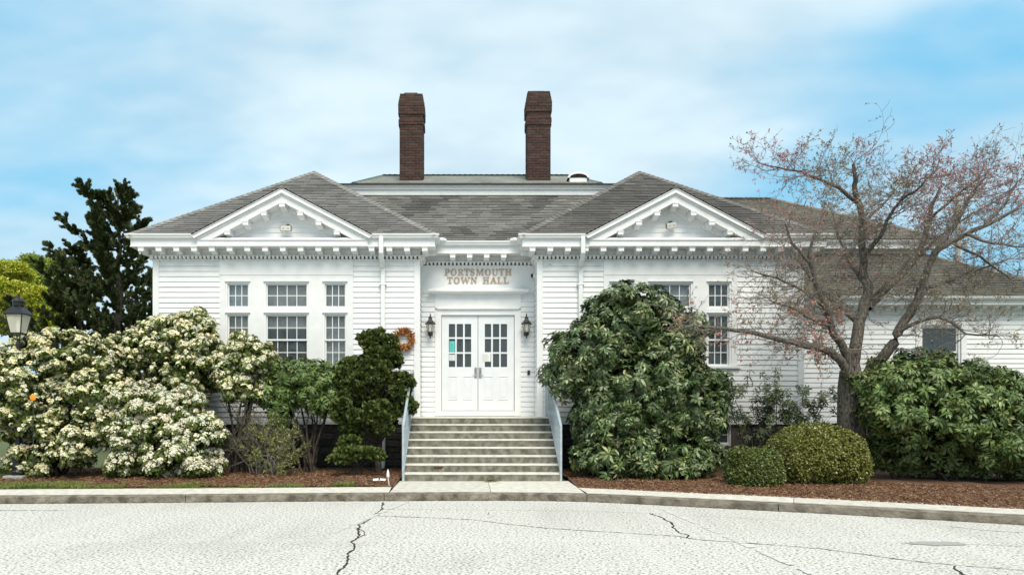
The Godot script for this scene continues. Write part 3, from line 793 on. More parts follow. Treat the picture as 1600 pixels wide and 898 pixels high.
func build_annex():
	# rear block with its hipped roof
	var u := piece("rear_wall", hall, Vector3(0, 0, -3.65))
	b_wall_rear(u)
	var nz := noise(331, 0.5, 4)
	var st := func(q: Vector3): return 1.0 + 0.45 * nz.get_noise_3d(q.x, q.y * 2, q.z)
	var r := piece("rear_roof", hall, Vector3(9.0, 0, -3.1))
	var tone := Color(0.18, 0.168, 0.14)
	var run := 3.7; var rise := 2.22; var ln := Vector2(run, rise).length(); var hl := 4.53
	slope(r, Vector3(0, 6.43, 0), Vector3.RIGHT, Vector3(0, rise, -run).normalized(), ln, func(t): return [[-hl + run * t / ln, hl - run * t / ln]], tone, st, 431, 0.13)
	slope(r, Vector3(0, 6.43, -2 * run), Vector3.RIGHT, Vector3(0, rise, run).normalized(), ln, func(t): return [[-hl + run * t / ln, hl - run * t / ln]], tone, st, 432, 0.2)
	for sd in [-1.0, 1.0]:
		slope(r, Vector3(sd * hl, 6.43, -run), Vector3(0, 0, -1), Vector3(-sd * run, rise, 0).normalized(), ln, func(t): return [[-run * (1 - t / ln), run * (1 - t / ln)]], tone, st, 433, 0.16)
		hip_caps(r, Vector3(sd * hl, 6.43, 0), Vector3(sd * (hl - run), 6.43 + rise, -run), 0.06, tone * 1.2, 434)
	hip_caps(r, Vector3(-hl + run, 6.44 + rise, -run), Vector3(hl - run, 6.44 + rise, -run), 0.06, tone * 1.2, 435)
	# lower addition in front of it
	var a := piece("annex_wall", hall, Vector3(0, 0, -1.35))
	var x0 := 7.70; var x1 := 15.2
	var hole := [11.52, 2.35, 12.56, 3.80]
	wall(a, "wall_core", x0, x1, WALL_LOW, 4.4, -0.01, 0.15, [hole], M.paint)
	clapboards(a, x0 + 0.1, x1 - 0.1, 1.30, 4.16, -0.002, [[11.38, 2.2, 12.70, 3.97]], 83)
	for q in [[11.38, 2.25, 11.52, 3.80], [12.56, 2.25, 12.70, 3.80], [11.38, 3.80, 12.70, 3.97], [11.33, 2.16, 12.75, 2.25]]:
		var b0 := MB.new(); b0.span(Vector3(q[0], q[1], -0.06), Vector3(q[2], q[3], 0.035)); put(b0.done(), M.trim, "window_casing", a)
	window(hall, 12.04, 0.47, -1.37, 1, [[1, 3.75, 3.08], [1, 3.11, 2.40]], [], M.blind)
	hidden_room(hall, 9.0, 14.5, WALL_LOW, 4.3, -3.5, -1.52)
	var b := MB.new(); b.mould([Vector2(0.36, 4.475), Vector2(0.50, 4.48), Vector2(0.49, 4.44), Vector2(0.46, 4.40), Vector2(0.36, 4.40)], x0, x1, 0.0, 1.0); put(b.done(), M.trim, "gutter", a)
	b = MB.new(); b.mould([Vector2(-0.02, 4.40), Vector2(0.37, 4.40), Vector2(0.37, 4.28), Vector2(0.33, 4.27), Vector2(-0.02, 4.27)], x0, x1, 0.0, 1.0); put(b.done(), M.trim, "fascia", a)
	b = MB.new(); b.span(Vector3(x0, 4.15, -0.02), Vector3(x1, 4.27, 0.03)); put(b.done(), M.trim, "frieze", a)
	var mx := x0 + 0.2
	while mx < x1:
		var o := put(modillion_mesh(), M.trim, "modillion", a, Vector3(mx, 4.27, 0)); o.scale = Vector3(0.75, 0.7, 0.72); mx += 0.30
	b = MB.new(); b.soft(Vector3(x1 - 0.06, 2.71, 0.0), Vector3(0.14, 2.88, 0.075), 0.006); put(b.done(), M.trim, "corner_board", a)
	b = MB.new(); b.mould([Vector2(-0.03, 1.30), Vector2(0.05, 1.285), Vector2(0.05, 1.25), Vector2(-0.03, 1.25)], x0, x1); put(b.done(), M.trim, "water_table", a)
	wall(a, "foundation_core", x0, x1, -0.1, 1.25, -0.04, 0.3, [], M.mortar)
	b = MB.new(); b.span(Vector3(x1 - 0.02, -0.1, -6.0), Vector3(x1 + 0.0, 4.3, -0.08)); put(b.done(), M.paint, "side_wall", a)
	var ar := piece("annex_roof", hall, Vector3(0, 0, -0.85))
	var e0 := 7.4; var e1 := 15.68
	var n2 := 2.75; var l2 := n2 * sqrt(1 + 0.36)
	var tone2 := Color(0.140, 0.134, 0.108)
	slope(ar, Vector3(0, 4.475, 0), Vector3.RIGHT, Vector3(0, 0.6, -1).normalized(), l2, func(t): return [[e0, e1 - n2 * t / l2]], tone2, st, 441, 0.125)
	slope(ar, Vector3(e1, 4.475, 0), Vector3(0, 0, -1), Vector3(-1, 0.6, 0).normalized(), l2, func(t): return [[n2 * t / l2, 6.0]], tone2, st, 442, 0.15)
	hip_caps(ar, Vector3(e1, 4.475, 0), Vector3(e1 - n2, 4.475 + 0.6 * n2, -n2), 0.06, tone2 * 1.2, 443)

func b_wall_rear(u: Node):
	var b := MB.new(); b.span(Vector3(7.2, 5.0, -6.5), Vector3(13.0, 6.4, 0)); put(b.done(), M.paint, "wall_core", u)
	b = MB.new(); b.mould([Vector2(0.40, 6.42), Vector2(0.53, 6.43), Vector2(0.52, 6.38), Vector2(0.49, 6.35), Vector2(0.40, 6.35)], 7.2, 13.0, 0.0, 1.0); put(b.done(), M.trim, "gutter", u)
	b = MB.new(); b.mould([Vector2(-0.02, 6.36), Vector2(0.42, 6.36), Vector2(0.42, 6.20), Vector2(-0.02, 6.20)], 7.2, 13.0, 0.0, 1.0); put(b.done(), M.trim, "fascia", u)
	b = MB.new(); b.mould([Vector2(-0.02, 6.20), Vector2(0.06, 6.20), Vector2(0.04, 6.05), Vector2(-0.02, 6.05)], 7.2, 13.0, 0.0, 1.0); put(b.done(), M.trim, "frieze", u)

# ------------------------------------------------------------------ things on and by the building
func build_steps():
	var t := thing("entrance_steps", "weathered concrete entrance steps with eight stained risers below the double doors", "steps", Vector3(0.30, 0, -17.85))
	var rise := 0.16; var go := 0.30; var half := 1.62
	var rng := RandomNumberGenerator.new(); rng.seed = 7
	for i in 8:
		var y := 0.15 + rise * i
		var zf := 2.85 - go * i
		var zb := zf - go if i < 7 else 0.06
		var st := piece("step", t, Vector3(0, y, 0))
		var b := MB.new()
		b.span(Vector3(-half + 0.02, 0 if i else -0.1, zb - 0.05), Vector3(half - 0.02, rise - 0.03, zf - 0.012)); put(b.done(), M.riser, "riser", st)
		b = MB.new()
		# the worn nosing: slightly uneven front edge
		var k := 14
		for j in k:
			var a := -half + 2 * half * j / k; var e := -half + 2 * half * (j + 1) / k
			b.mould([Vector2(zb - 0.02, rise), Vector2(zf - 0.006, rise), Vector2(zf, rise - 0.006), Vector2(zf - 0.002, rise - 0.03), Vector2(zb - 0.02, rise - 0.03)], a, e)
		put(b.done(), M.tread, "tread", st)
	var rs := MB.new(); var edge := []
	for i in 14: edge.append(Vector3(-0.90 + cos(TAU * i / 14) * rng.randf_range(0.07, 0.13), 0.40 + sin(TAU * i / 14) * rng.randf_range(0.02, 0.045), 2.543))
	for i in 14: rs.tri(Vector3(-0.90, 0.40, 2.543), edge[i], edge[(i + 1) % 14])
	put(rs.done(), M.rust, "rust_stain", t)
	var b2 := MB.new(); b2.span(Vector3(-1.40, 1.25, -0.72), Vector3(1.40, 1.43, 0.06)); put(b2.done(), M.concrete, "landing", t)

func railing(sd: float, label: String):
	var t := thing("stair_railing", label, "railing", Vector3(0.30 + 1.60 * sd, 0, -17.85), "railings of the entrance steps")
	var foot := Vector3(0, 1.27, 2.86); var head := Vector3(0, 2.49, 0.62); var endp := Vector3(0, 2.49, 0.10)
	var b := MB.new()
	var dir := (head - foot).normalized()
	b.soft((foot + head) / 2, Vector3(0.055, 0.05, (head - foot).length() + 0.05), 0.012, Color.WHITE, Basis(Vector3.RIGHT, dir.cross(Vector3.RIGHT), dir).orthonormalized())
	b.soft((head + endp) / 2, Vector3(0.055, 0.05, 0.56), 0.012)
	put(b.done(), M.rail, "handrail", t)
	b = MB.new()
	var lo := Vector3(0, -0.93, 0)
	b.soft((foot + head) / 2 + lo, Vector3(0.04, 0.04, (head - foot).length()), 0.008, Color.WHITE, Basis(Vector3.RIGHT, dir.cross(Vector3.RIGHT), dir).orthonormalized())
	put(b.done(), M.rail, "bottom_rail", t)
	for q in [[2.86, 0.14, 1.27], [0.62, 1.42, 2.49], [0.12, 1.42, 2.49]]:
		b = MB.new(); b.soft(Vector3(0, (q[1] + q[2]) / 2, q[0]), Vector3(0.05, q[2] - q[1], 0.05), 0.006); put(b.done(), M.rail, "post", t)
	for i in 19:
		var f := (i + 1) / 20.0
		var p := foot.lerp(head, f)
		b = MB.new(); b.box(Vector3(0, -0.465, 0), Vector3(0.02, 0.90, 0.032)); put(b.done(), M.rail, "baluster", t, p)
	for i in 3:
		b = MB.new(); b.box(Vector3(0, -0.5, 0), Vector3(0.02, 0.97, 0.032)); put(b.done(), M.rail, "baluster", t, head.lerp(endp, (i + 1) / 4.0))

func wall_lantern(x: float, label: String):
	var t := thing("wall_lantern", label, "lantern", Vector3(x, 3.56, -18.6), "lanterns beside the entrance")
	var b := MB.new(); b.soft(Vector3(0, 0.0, 0.045), Vector3(0.11, 0.22, 0.035), 0.012); put(b.done(), M.black, "back_plate", t)
	b = MB.new(); b.tube([Vector3(0, -0.02, 0.06), Vector3(0, -0.10, 0.12), Vector3(0, -0.11, 0.2), Vector3(0, -0.06, 0.22)], [0.013, 0.013, 0.013, 0.016], 8); put(b.done(), M.black, "arm", t)
	b = MB.new(); b.lathe([[0.0, -0.19], [0.012, -0.18], [0.02, -0.16], [0.012, -0.14], [0.05, -0.11], [0.062, -0.08], [0.055, -0.05], [0.075, -0.04], [0.075, -0.03], [0.0, -0.03]], 8, Vector3(0, 0, 0.22)); put(b.done(), M.black, "base_cup", t)
	b = MB.new(); b.lathe([[0.062, -0.03], [0.098, 0.17]], 6, Vector3(0, 0, 0.22)); put(b.done(), M.frost, "globe", t)
	b = MB.new()
	for i in 6:
		var g := TAU * i / 6
		b.tube([Vector3(cos(g) * 0.064, -0.03, sin(g) * 0.064 + 0.22), Vector3(cos(g) * 0.1, 0.17, sin(g) * 0.1 + 0.22)], [0.006, 0.006], 5)
	put(b.done(), M.black, "cage", t)
	b = MB.new(); b.lathe([[0.0, 0.165], [0.135, 0.165], [0.14, 0.18], [0.10, 0.21], [0.055, 0.27], [0.04, 0.31], [0.05, 0.32], [0.05, 0.335], [0.02, 0.345], [0.014, 0.38], [0.022, 0.39], [0.01, 0.41], [0.004, 0.445], [0.0, 0.46]], 6, Vector3(0, 0, 0.22)); put(b.done(), M.black, "roof", t)
	b = MB.new(); b.lathe([[0.0, 0.0], [0.022, 0.01], [0.028, 0.07], [0.0, 0.11]], 8, Vector3(0, 0, 0.22)); put(b.done(), mat(lin(0.75, 0.74, 0.7), 0.3), "bulb", t)

func floodlight(at: Vector3, label: String, tilt: Vector3):
	var t := thing("floodlight", label, "floodlight", at, "floodlights in the two pediments")
	var b := MB.new(); b.lathe([[0.0, 0.0], [0.05, 0.0], [0.05, 0.03], [0.0, 0.03]], 10, Vector3.ZERO)
	var o := put(b.done(), M.black, "base", t, Vector3(0.02, 0.09, 0.0)); o.rotation.x = PI / 2
	b = MB.new(); b.tube([Vector3(0.02, 0.09, 0.0), Vector3(0.02, 0.09, 0.09), Vector3(0, 0.05, 0.13)], [0.018, 0.018, 0.018], 8, Color.WHITE, true); put(b.done(), M.dark, "arm", t)
	var h := piece("head", t, Vector3(0, 0, 0.16)); h.rotation = tilt
	b = MB.new(); b.soft(Vector3(0, 0, -0.012), Vector3(0.27, 0.14, 0.06), 0.012); put(b.done(), mat(lin(0.2, 0.21, 0.22), 0.45, 0.5), "housing", h)
	b = MB.new(); b.soft(Vector3(0, 0, 0.021), Vector3(0.24, 0.115, 0.01), 0.003); put(b.done(), mat(lin(0.62, 0.63, 0.6), 0.25), "lens", h)
	for x in [-0.055, 0.055]:
		b = MB.new(); b.box(Vector3(x, 0, 0.028), Vector3(0.055, 0.035, 0.004)); put(b.done(), mat(lin(0.45, 0.43, 0.3), 0.4), "diode", h)

func build_fittings():
	railing(-1.0, "pale blue metal stair railing on the left side of the steps, by the dark cypress")
	railing(1.0, "pale blue metal stair railing on the right side of the steps, by the big rhododendron")
	wall_lantern(0.27 - 1.19, "black wall lantern left of the double doors, nearer the wreath")
	wall_lantern(0.27 + 1.205, "black wall lantern right of the double doors, above the black card reader")
	floodlight(Vector3(-4.33, 5.92, -17.77), "small floodlight facing straight out in the left pediment", Vector3(0.15, 0, 0))
	floodlight(Vector3(4.87, 5.99, -17.77), "small white floodlight tilted sideways in the right pediment", Vector3(0.25, 0.2, 0.2))
	# raised letters over the door
	var t := thing("sign_lettering", "raised bronze letters reading PORTSMOUTH TOWN HALL above the entrance", "sign", Vector3(0.27, 0, -18.572))
	var font := SystemFont.new(); font.font_names = PackedStringArray(["Droid Serif"]); font.font_weight = 700
	var fs := 64; var px := 0.221 / fs
	for row in [["PORTSMOUTH", 1.70, 4.976], ["TOWN HALL", 1.555, 4.772]]:
		var widths := []; var total := 0.0
		for ch in row[0]:
			var ww := font.get_string_size(ch, HORIZONTAL_ALIGNMENT_LEFT, -1, fs).x * px
			if ch == " ": ww *= 1.9
			widths.append(ww); total += ww
		var gap: float = (row[1] - total) / (row[0].length() - 1)
		var x: float = -row[1] / 2
		for i in row[0].length():
			var ch: String = row[0][i]
			if ch != " ":
				var tm := TextMesh.new(); tm.font = font; tm.font_size = fs; tm.pixel_size = px; tm.text = ch; tm.depth = 0.022
				tm.vertical_alignment = VERTICAL_ALIGNMENT_BOTTOM
				var o := put(tm, M.bronze, "letter", t, Vector3(x + widths[i] / 2, row[2] - font.get_descent(fs) * px, 0.013))
			x += widths[i] + gap
	# autumn wreath beside the entrance
	var w := thing("wreath", "round orange brown dried leaf wreath hanging on the white corner boards", "wreath", Vector3(-1.53, 3.29, -17.80))
	var rng := RandomNumberGenerator.new(); rng.seed = 12
	var b := MB.new()
	var ring := []; var rr := []
	for i in 25: ring.append(Vector3(cos(TAU * i / 24) * 0.165, sin(TAU * i / 24) * 0.18, 0.02)); rr.append(0.03)
	b.tube(ring, rr, 6, Color(0.09, 0.04, 0.015)); put(b.done(), M.twig, "wreath_base", w)
	b = MB.new()
	for i in 760:
		var g := rng.randf() * TAU
		var c := Vector3(cos(g) * 0.165, sin(g) * 0.18, 0.02) + Vector3(rng.randf_range(-1, 1), rng.randf_range(-1, 1), rng.randf_range(-0.5, 1.2)) * 0.07
		var d := (Vector3(cos(g + rng.randf_range(-1.2, 1.2)), sin(g + rng.randf_range(-1.2, 1.2)), rng.randf_range(0.0, 0.9))).normalized() * rng.randf_range(0.04, 0.10)
		var sdv := d.cross(Vector3(rng.randf_range(-1, 1), rng.randf_range(-1, 1), 1)).normalized() * rng.randf_range(0.012, 0.022)
		var col: Color = [Color(0.36, 0.13, 0.03), Color(0.28, 0.085, 0.02), Color(0.45, 0.2, 0.06), Color(0.2, 0.07, 0.025), Color(0.5, 0.3, 0.14)][rng.randi_range(0, 4)]
		b.quad(c, c + d * 0.5 + sdv, c + d, c + d * 0.5 - sdv, col)
	put(b.done(), M.petal, "dry_leaves", w, Vector3.ZERO, "stuff")
	# small devices
	t = thing("card_reader", "small black card reader on the clapboards right of the doors", "card reader", Vector3(1.545, 2.53, -18.57))
	b = MB.new(); b.soft(Vector3(0, 0, 0.015), Vector3(0.065, 0.115, 0.03), 0.008); put(b.done(), M.black, "housing", t)
	b = MB.new(); b.soft(Vector3(0, 0.015, 0.032), Vector3(0.04, 0.05, 0.006), 0.002); put(b.done(), M.dark, "reader_face", t)
	t = thing("security_camera", "small white dome security camera in the corner right of the sign letters", "camera", Vector3(1.70, 4.94, -18.42), "", -PI / 2)
	b = MB.new(); b.lathe([[0.0, 0.0], [0.07, 0.0], [0.075, 0.02], [0.06, 0.06], [0.0, 0.06]], 14); var o := put(b.done(), M.sash, "mount", t); o.rotation.x = PI / 2
	b = MB.new(); b.lathe([[0.0, 0.12], [0.03, 0.113], [0.05, 0.09], [0.055, 0.06]].map(func(q): return q), 14); o = put(b.done(), M.black, "dome", t); o.rotation.x = PI / 2
	t = thing("motion_sensor", "little white sensor box under the dentils right of the entrance recess", "sensor", Vector3(2.0, 5.12, -17.83))
	b = MB.new(); b.soft(Vector3(0, 0, 0.02), Vector3(0.085, 0.055, 0.045), 0.008); put(b.done(), M.sash, "housing", t)
	b = MB.new(); b.soft(Vector3(0, -0.005, 0.044), Vector3(0.03, 0.018, 0.006), 0.002); put(b.done(), M.dark, "sensor_lens", t)
	# notices on the door glass
	var nz := -18.6 - 0.05 + 0.0465
	for q in [["teal printed notice taped in a pane of the left door", -0.654, 3.19, 0.13, 0.27, Color(0.10, 0.52, 0.50)], ["white paper notice taped below the teal one on the left door", -0.654, 2.91, 0.14, 0.15, Color(0.66, 0.72, 0.72)], ["white paper notice taped on the lower corner of the right door glass", 0.20, 2.91, 0.24, 0.20, Color(0.70, 0.71, 0.69)]]:
		var p := thing("paper_notice", q[0], "notice", Vector3(0.27 + q[1], q[2], nz + 0.003))
		b = MB.new(); b.box(Vector3.ZERO, Vector3(q[3], q[4], 0.002)); put(b.done(), mat(lin(q[5].r, q[5].g, q[5].b), 0.8), "sheet", p)
		b = MB.new()
		rng.seed = 30 + int(q[2] * 100)
		var rows := 7
		for i in rows:
			var ww: float = q[3] * rng.randf_range(0.45, 0.8)
			b.box(Vector3(-q[3] * 0.4 + ww / 2, q[4] * (0.38 - 0.76 * i / (rows - 1)), 0.0015), Vector3(ww, q[4] * 0.035, 0.001))
		put(b.done(), mat(lin(q[5].r * 0.45, q[5].g * 0.45, q[5].b * 0.45), 0.8), "print", p, Vector3.ZERO, "stuff")

func street_lamp():
	var t := thing("street_lamp", "black post lantern with frosted panes rising out of the white flowering bush", "street lamp", Vector3(-9.24, 0.13, -15.2))
	var b := MB.new(); b.soft(Vector3(0, 0.05, 0), Vector3(0.42, 0.16, 0.42), 0.02); put(b.done(), M.stone_plain, "footing", t)
	b = MB.new(); b.lathe([[0.0, 0.13], [0.13, 0.13], [0.14, 0.2], [0.12, 0.24], [0.13, 0.3], [0.10, 0.5], [0.075, 0.6], [0.085, 0.63], [0.065, 0.66], [0.048, 0.9], [0.04, 2.75], [0.055, 2.78], [0.055, 2.83], [0.03, 2.86], [0.03, 2.93], [0.0, 2.93]], 14); put(b.done(), M.black, "post", t)
	b = MB.new()
	for i in 4:
		var g := TAU * i / 4 + PI / 4
		b.tube([Vector3(cos(g) * 0.03, 2.9, sin(g) * 0.03), Vector3(cos(g) * 0.1, 2.95, sin(g) * 0.1), Vector3(cos(g) * 0.14, 3.03, sin(g) * 0.14)], [0.012, 0.012, 0.012], 6)
	b.lathe([[0.0, 3.02], [0.16, 3.02], [0.16, 3.05], [0.0, 3.05]], 4, Vector3.ZERO, Color.WHITE, 0.5); put(b.done(), M.black, "cradle", t)
	b = MB.new(); b.lathe([[0.145, 3.05], [0.235, 3.42]], 4, Vector3.ZERO, Color.WHITE, 0.5); put(b.done(), M.frost, "panes", t)
	b = MB.new()
	for i in 4:
		var g := TAU * (i + 0.5) / 4
		b.tube([Vector3(cos(g) * 0.15, 3.04, sin(g) * 0.15), Vector3(cos(g) * 0.24, 3.43, sin(g) * 0.24)], [0.011, 0.011], 6)
	put(b.done(), M.black, "cage", t)
	b = MB.new(); b.lathe([[0.0, 3.41], [0.28, 3.41], [0.285, 3.435], [0.24, 3.48], [0.15, 3.56], [0.10, 3.60]], 4, Vector3.ZERO, Color.WHITE, 0.5); put(b.done(), M.black, "roof", t)
	b = MB.new(); b.lathe([[0.10, 3.60], [0.11, 3.68], [0.13, 3.69], [0.09, 3.74], [0.03, 3.78], [0.022, 3.82], [0.03, 3.83], [0.0, 3.87]], 12); put(b.done(), M.black, "finial", t)
	b = MB.new(); b.lathe([[0.0, 3.05], [0.03, 3.06], [0.045, 3.2], [0.03, 3.3], [0.0, 3.33]], 10); put(b.done(), mat(lin(0.75, 0.72, 0.6), 0.4), "bulb", t)

# ------------------------------------------------------------------ ground
var kx := [-40.0, -14.0, -7.95, -4.74, -1.46, 0.3, 2.1, 3.87, 5.97, 7.65, 12.0, 18.0, 26.0]
var kd := [11.6, 12.25, 12.57, 12.74, 12.97, 13.0, 12.83, 12.08, 11.13, 10.25, 7.9, 4.3, -1.0]
func kerb_d(x: float) -> float:       # distance of the kerb's road edge in front of the camera, across x
	var i := 0
	while i < kx.size() - 2 and x > kx[i + 1]: i += 1
	var t: float = clampf((x - kx[i]) / (kx[i + 1] - kx[i]), 0, 1)
	var p0: float = kd[maxi(i - 1, 0)]; var p1: float = kd[i]; var p2: float = kd[i + 1]; var p3: float = kd[mini(i + 2, kd.size() - 1)]
	var m1: float = (p2 - p0) / (kx[i + 1] - kx[maxi(i - 1, 0)]) * (kx[i + 1] - kx[i])
	var m2: float = (p3 - p1) / (kx[mini(i + 2, kx.size() - 1)] - kx[i]) * (kx[i + 1] - kx[i])
	var t2 := t * t; var t3 := t2 * t
	return (2 * t3 - 3 * t2 + 1) * p1 + (t3 - 2 * t2 + t) * m1 + (-2 * t3 + 3 * t2) * p2 + (t3 - t2) * m2
func kerb_pt(x: float, off: float, y: float) -> Vector3:    # a point off metres behind the kerb's road edge
	var d := kerb_d(x); var g := (kerb_d(x + 0.1) - kerb_d(x - 0.1)) / 0.2
	var nrm := Vector2(-g, 1).normalized()
	return Vector3(x + nrm.x * off, y, -(d + nrm.y * off))

func sheet(xs: Array, rows: Array, f: Callable, col: Callable) -> ArrayMesh:
	var b := MB.new()
	for i in xs.size():
		for j in rows.size():
			b.v.append(f.call(xs[i], rows[j])); b.c.append(col.call(b.v[-1])); b.n.append(Vector3.UP)
	var r := rows.size()
	for i in xs.size() - 1:
		for j in r - 1:
			var p := i * r + j
			b.ix.append_array([p, p + 1, p + r, p + r, p + 1, p + r + 1])
	for k in b.n.size(): b.n[k] = Vector3.ZERO
	for k in range(0, b.ix.size(), 3):
		var i0 := b.ix[k]; var i1 := b.ix[k + 1]; var i2 := b.ix[k + 2]
		var nn := (b.v[i1] - b.v[i0]).cross(b.v[i2] - b.v[i0])
		if nn.y < 0: nn = -nn
		else: b.ix[k + 1] = i2; b.ix[k + 2] = i1        # front faces run clockwise
		b.n[i0] += nn; b.n[i1] += nn; b.n[i2] += nn
	for k in b.n.size(): b.n[k] = b.n[k].normalized()
	return b.done()

func steps_between(a: float, b: float, d: float) -> Array:
	var o := []; var n := int(ceil((b - a) / d))
	for i in n + 1: o.append(a + (b - a) * i / n)
	return o

func crack(road: Node, pts: Array, wide: float, seed_: int, branch := 0.0):
	# a jagged open crack: points are [x, distance]
	var rng := RandomNumberGenerator.new(); rng.seed = seed_
	var line := []
	for i in pts.size() - 1:
		var a := Vector2(pts[i][0], pts[i][1]); var e := Vector2(pts[i + 1][0], pts[i + 1][1])
		var n := maxi(2, int((e - a).length() / 0.07))
		for k in n: line.append(a.lerp(e, float(k) / n) + Vector2(rng.randf_range(-1, 1), rng.randf_range(-1, 1)) * 0.016)
	line.append(Vector2(pts[-1][0], pts[-1][1]))
	var b := MB.new()
	var wob := noise(seed_, 0.9, 2)
	for i in line.size() - 1:
		var a: Vector2 = line[i]; var e: Vector2 = line[i + 1]
		var nn := Vector2(-(e - a).y, (e - a).x).normalized()
		var w0: float = wide * clampf(0.8 + 0.9 * wob.get_noise_1d(i * 0.6), 0.25, 1.7); var w1: float = wide * clampf(0.8 + 0.9 * wob.get_noise_1d((i + 1) * 0.6), 0.25, 1.7)
		b.quad(Vector3(a.x + nn.x * w0, 0.004, -(a.y + nn.y * w0)), Vector3(a.x - nn.x * w0, 0.004, -(a.y - nn.y * w0)), Vector3(e.x - nn.x * w1, 0.004, -(e.y - nn.y * w1)), Vector3(e.x + nn.x * w1, 0.004, -(e.y + nn.y * w1)))
	put(b.done(), M.crack, "crack", road)

func ground():
	var far := put(null, M.turf, "ground", self)
	var b := MB.new(); b.quad(Vector3(-600, -0.06, 600), Vector3(600, -0.06, 600), Vector3(600, -0.06, -900), Vector3(-600, -0.06, -900)); far.mesh = b.done()
	setting(far, "grassy ground reaching to the horizon")
	var nz := noise(501, 0.35, 4); var n2 := noise(502, 1.8, 3)
	var road := put(null, M.asphalt, "road", self)
	var xs := steps_between(-40, 26, 0.25)
	var rows := [0.0, 0.04, 0.1]
	while rows[-1] < 1.0: rows.append(rows[-1] + 0.012)
	road.mesh = sheet(xs, rows, func(x, r): return Vector3(x, 0.006 * nz.get_noise_2d(x * 0.6, r * 20), lerpf(-kerb_d(x) - 0.03, 24.0, r)), func(p):
		var k := 1.0 + 0.2 * nz.get_noise_2d(p.x * 0.5, p.z) + 0.13 * n2.get_noise_2d(p.x, p.z)
		return Color(k, k, k * 0.995))
	setting(road, "pale weathered asphalt road with long cracks")
	# cracks, faded bay lines and a tar patch
	crack(road, [[-1.45, 12.75], [-1.42, 12.3], [-1.36, 11.92], [-1.40, 11.5], [-1.46, 11.0], [-1.42, 10.74], [-1.50, 10.3], [-1.46, 9.9], [-1.36, 9.24], [-1.40, 8.95], [-1.30, 8.6], [-1.32, 8.2], [-1.26, 7.7], [-1.27, 7.16], [-1.2, 6.2], [-1.25, 4.6]], 0.014, 601)
	crack(road, [[-1.46, 9.95], [-1.36, 9.7], [-1.30, 9.45], [-1.38, 9.2]], 0.009, 611)
	crack(road, [[-1.35, 11.13], [-0.6, 10.95], [0.09, 10.74], [0.6, 10.3], [1.12, 9.94], [1.9, 9.65], [2.67, 9.33], [2.84, 9.1], [3.4, 8.85], [4.06, 8.52], [4.4, 8.15], [4.77, 7.76], [5.16, 7.54], [5.55, 7.36], [7.0, 6.9]], 0.011, 602)
	crack(road, [[2.80, 11.4], [2.89, 11.0], [2.88, 10.38], [2.80, 10.0], [2.75, 9.6], [2.82, 9.4], [2.74, 9.2]], 0.014, 603)
	crack(road, [[4.98, 7.57], [4.88, 7.35], [4.83, 7.2], [4.7, 6.6]], 0.014, 604)
	crack(road, [[0.33, 11.5], [0.32, 11.25], [0.42, 11.1], [0.30, 10.95]], 0.004, 605)
	crack(road, [[-9.0, 11.8], [-7.6, 11.75], [-6.4, 11.72]], 0.012, 606)
	crack(road, [[-1.4, 11.9], [0.2, 11.8], [1.6, 11.7], [3.2, 11.3], [4.9, 10.5]], 0.004, 607)
	crack(road, [[5.2, 8.9], [6.2, 8.75], [7.2, 8.4]], 0.004, 608)
	crack(road, [[6.6, 10.15], [6.85, 9.8], [7.4, 9.5]], 0.008, 609)
	for q in [[Vector2(-1.05, 12.85), Vector2(-1.75, 9.6)], [Vector2(3.15, 12.0), Vector2(3.4, 6.5)]]:
		b = MB.new()
		var a: Vector2 = q[0]; var e: Vector2 = q[1]
		var nn := Vector2(-(e - a).y, (e - a).x).normalized() * 0.06
		var rng := RandomNumberGenerator.new(); rng.seed = 77
		for i in 40:                                          # worn paint: broken into flakes
			if rng.randf() < 0.12: continue
			var p := a.lerp(e, i / 40.0); var p2 := a.lerp(e, (i + rng.randf_range(0.8, 1.0)) / 40.0)
			var k1 := rng.randf_range(0.5, 1.0); var k2 := rng.randf_range(0.5, 1.0)
			b.quad(Vector3(p.x + nn.x * k1, 0.0045, -p.y - nn.y * k1), Vector3(p.x - nn.x * k2, 0.0045, -p.y + nn.y * k2), Vector3(p2.x - nn.x * k1, 0.0045, -p2.y + nn.y * k1), Vector3(p2.x + nn.x * k2, 0.0045, -p2.y - nn.y * k2))
		put(b.done(), M.line, "bay_line", road, Vector3.ZERO, "stuff")
	b = MB.new()
	var ring := []
	for i in 20: ring.append(Vector3(5.62 + cos(TAU * i / 20) * 0.42 * (0.8 + 0.35 * n2.get_noise_1d(i * 0.7)), 0.0042, -8.85 - sin(TAU * i / 20) * 0.16 * (0.8 + 0.5 * n2.get_noise_1d(i * 0.9))))
	for i in 20: b.tri(Vector3(5.62, 0.0042, -8.85), ring[i], ring[(i + 1) % 20])
	put(b.done(), M.patch, "tar_patch", road)
	# the dirt filled joint between road and kerb
	var joint := []
	for x in steps_between(-14.0, 12.0, 0.4): joint.append([x, kerb_d(x) - 0.008])
	crack(road, joint, 0.011, 621)
	# kerb stones
	var kerb := piece("kerb", self); kerb.name = numbered("kerb"); setting(kerb, "worn grey kerb stones along the pavement edge")
	var joints := [-21.0, -17.5, -14.0, -11.2, -8.2, -4.86, -1.46, 2.08, 4.9, 7.9, 10.8, 13.6, 16.2, 19.0]
	var rk := RandomNumberGenerator.new(); rk.seed = 55
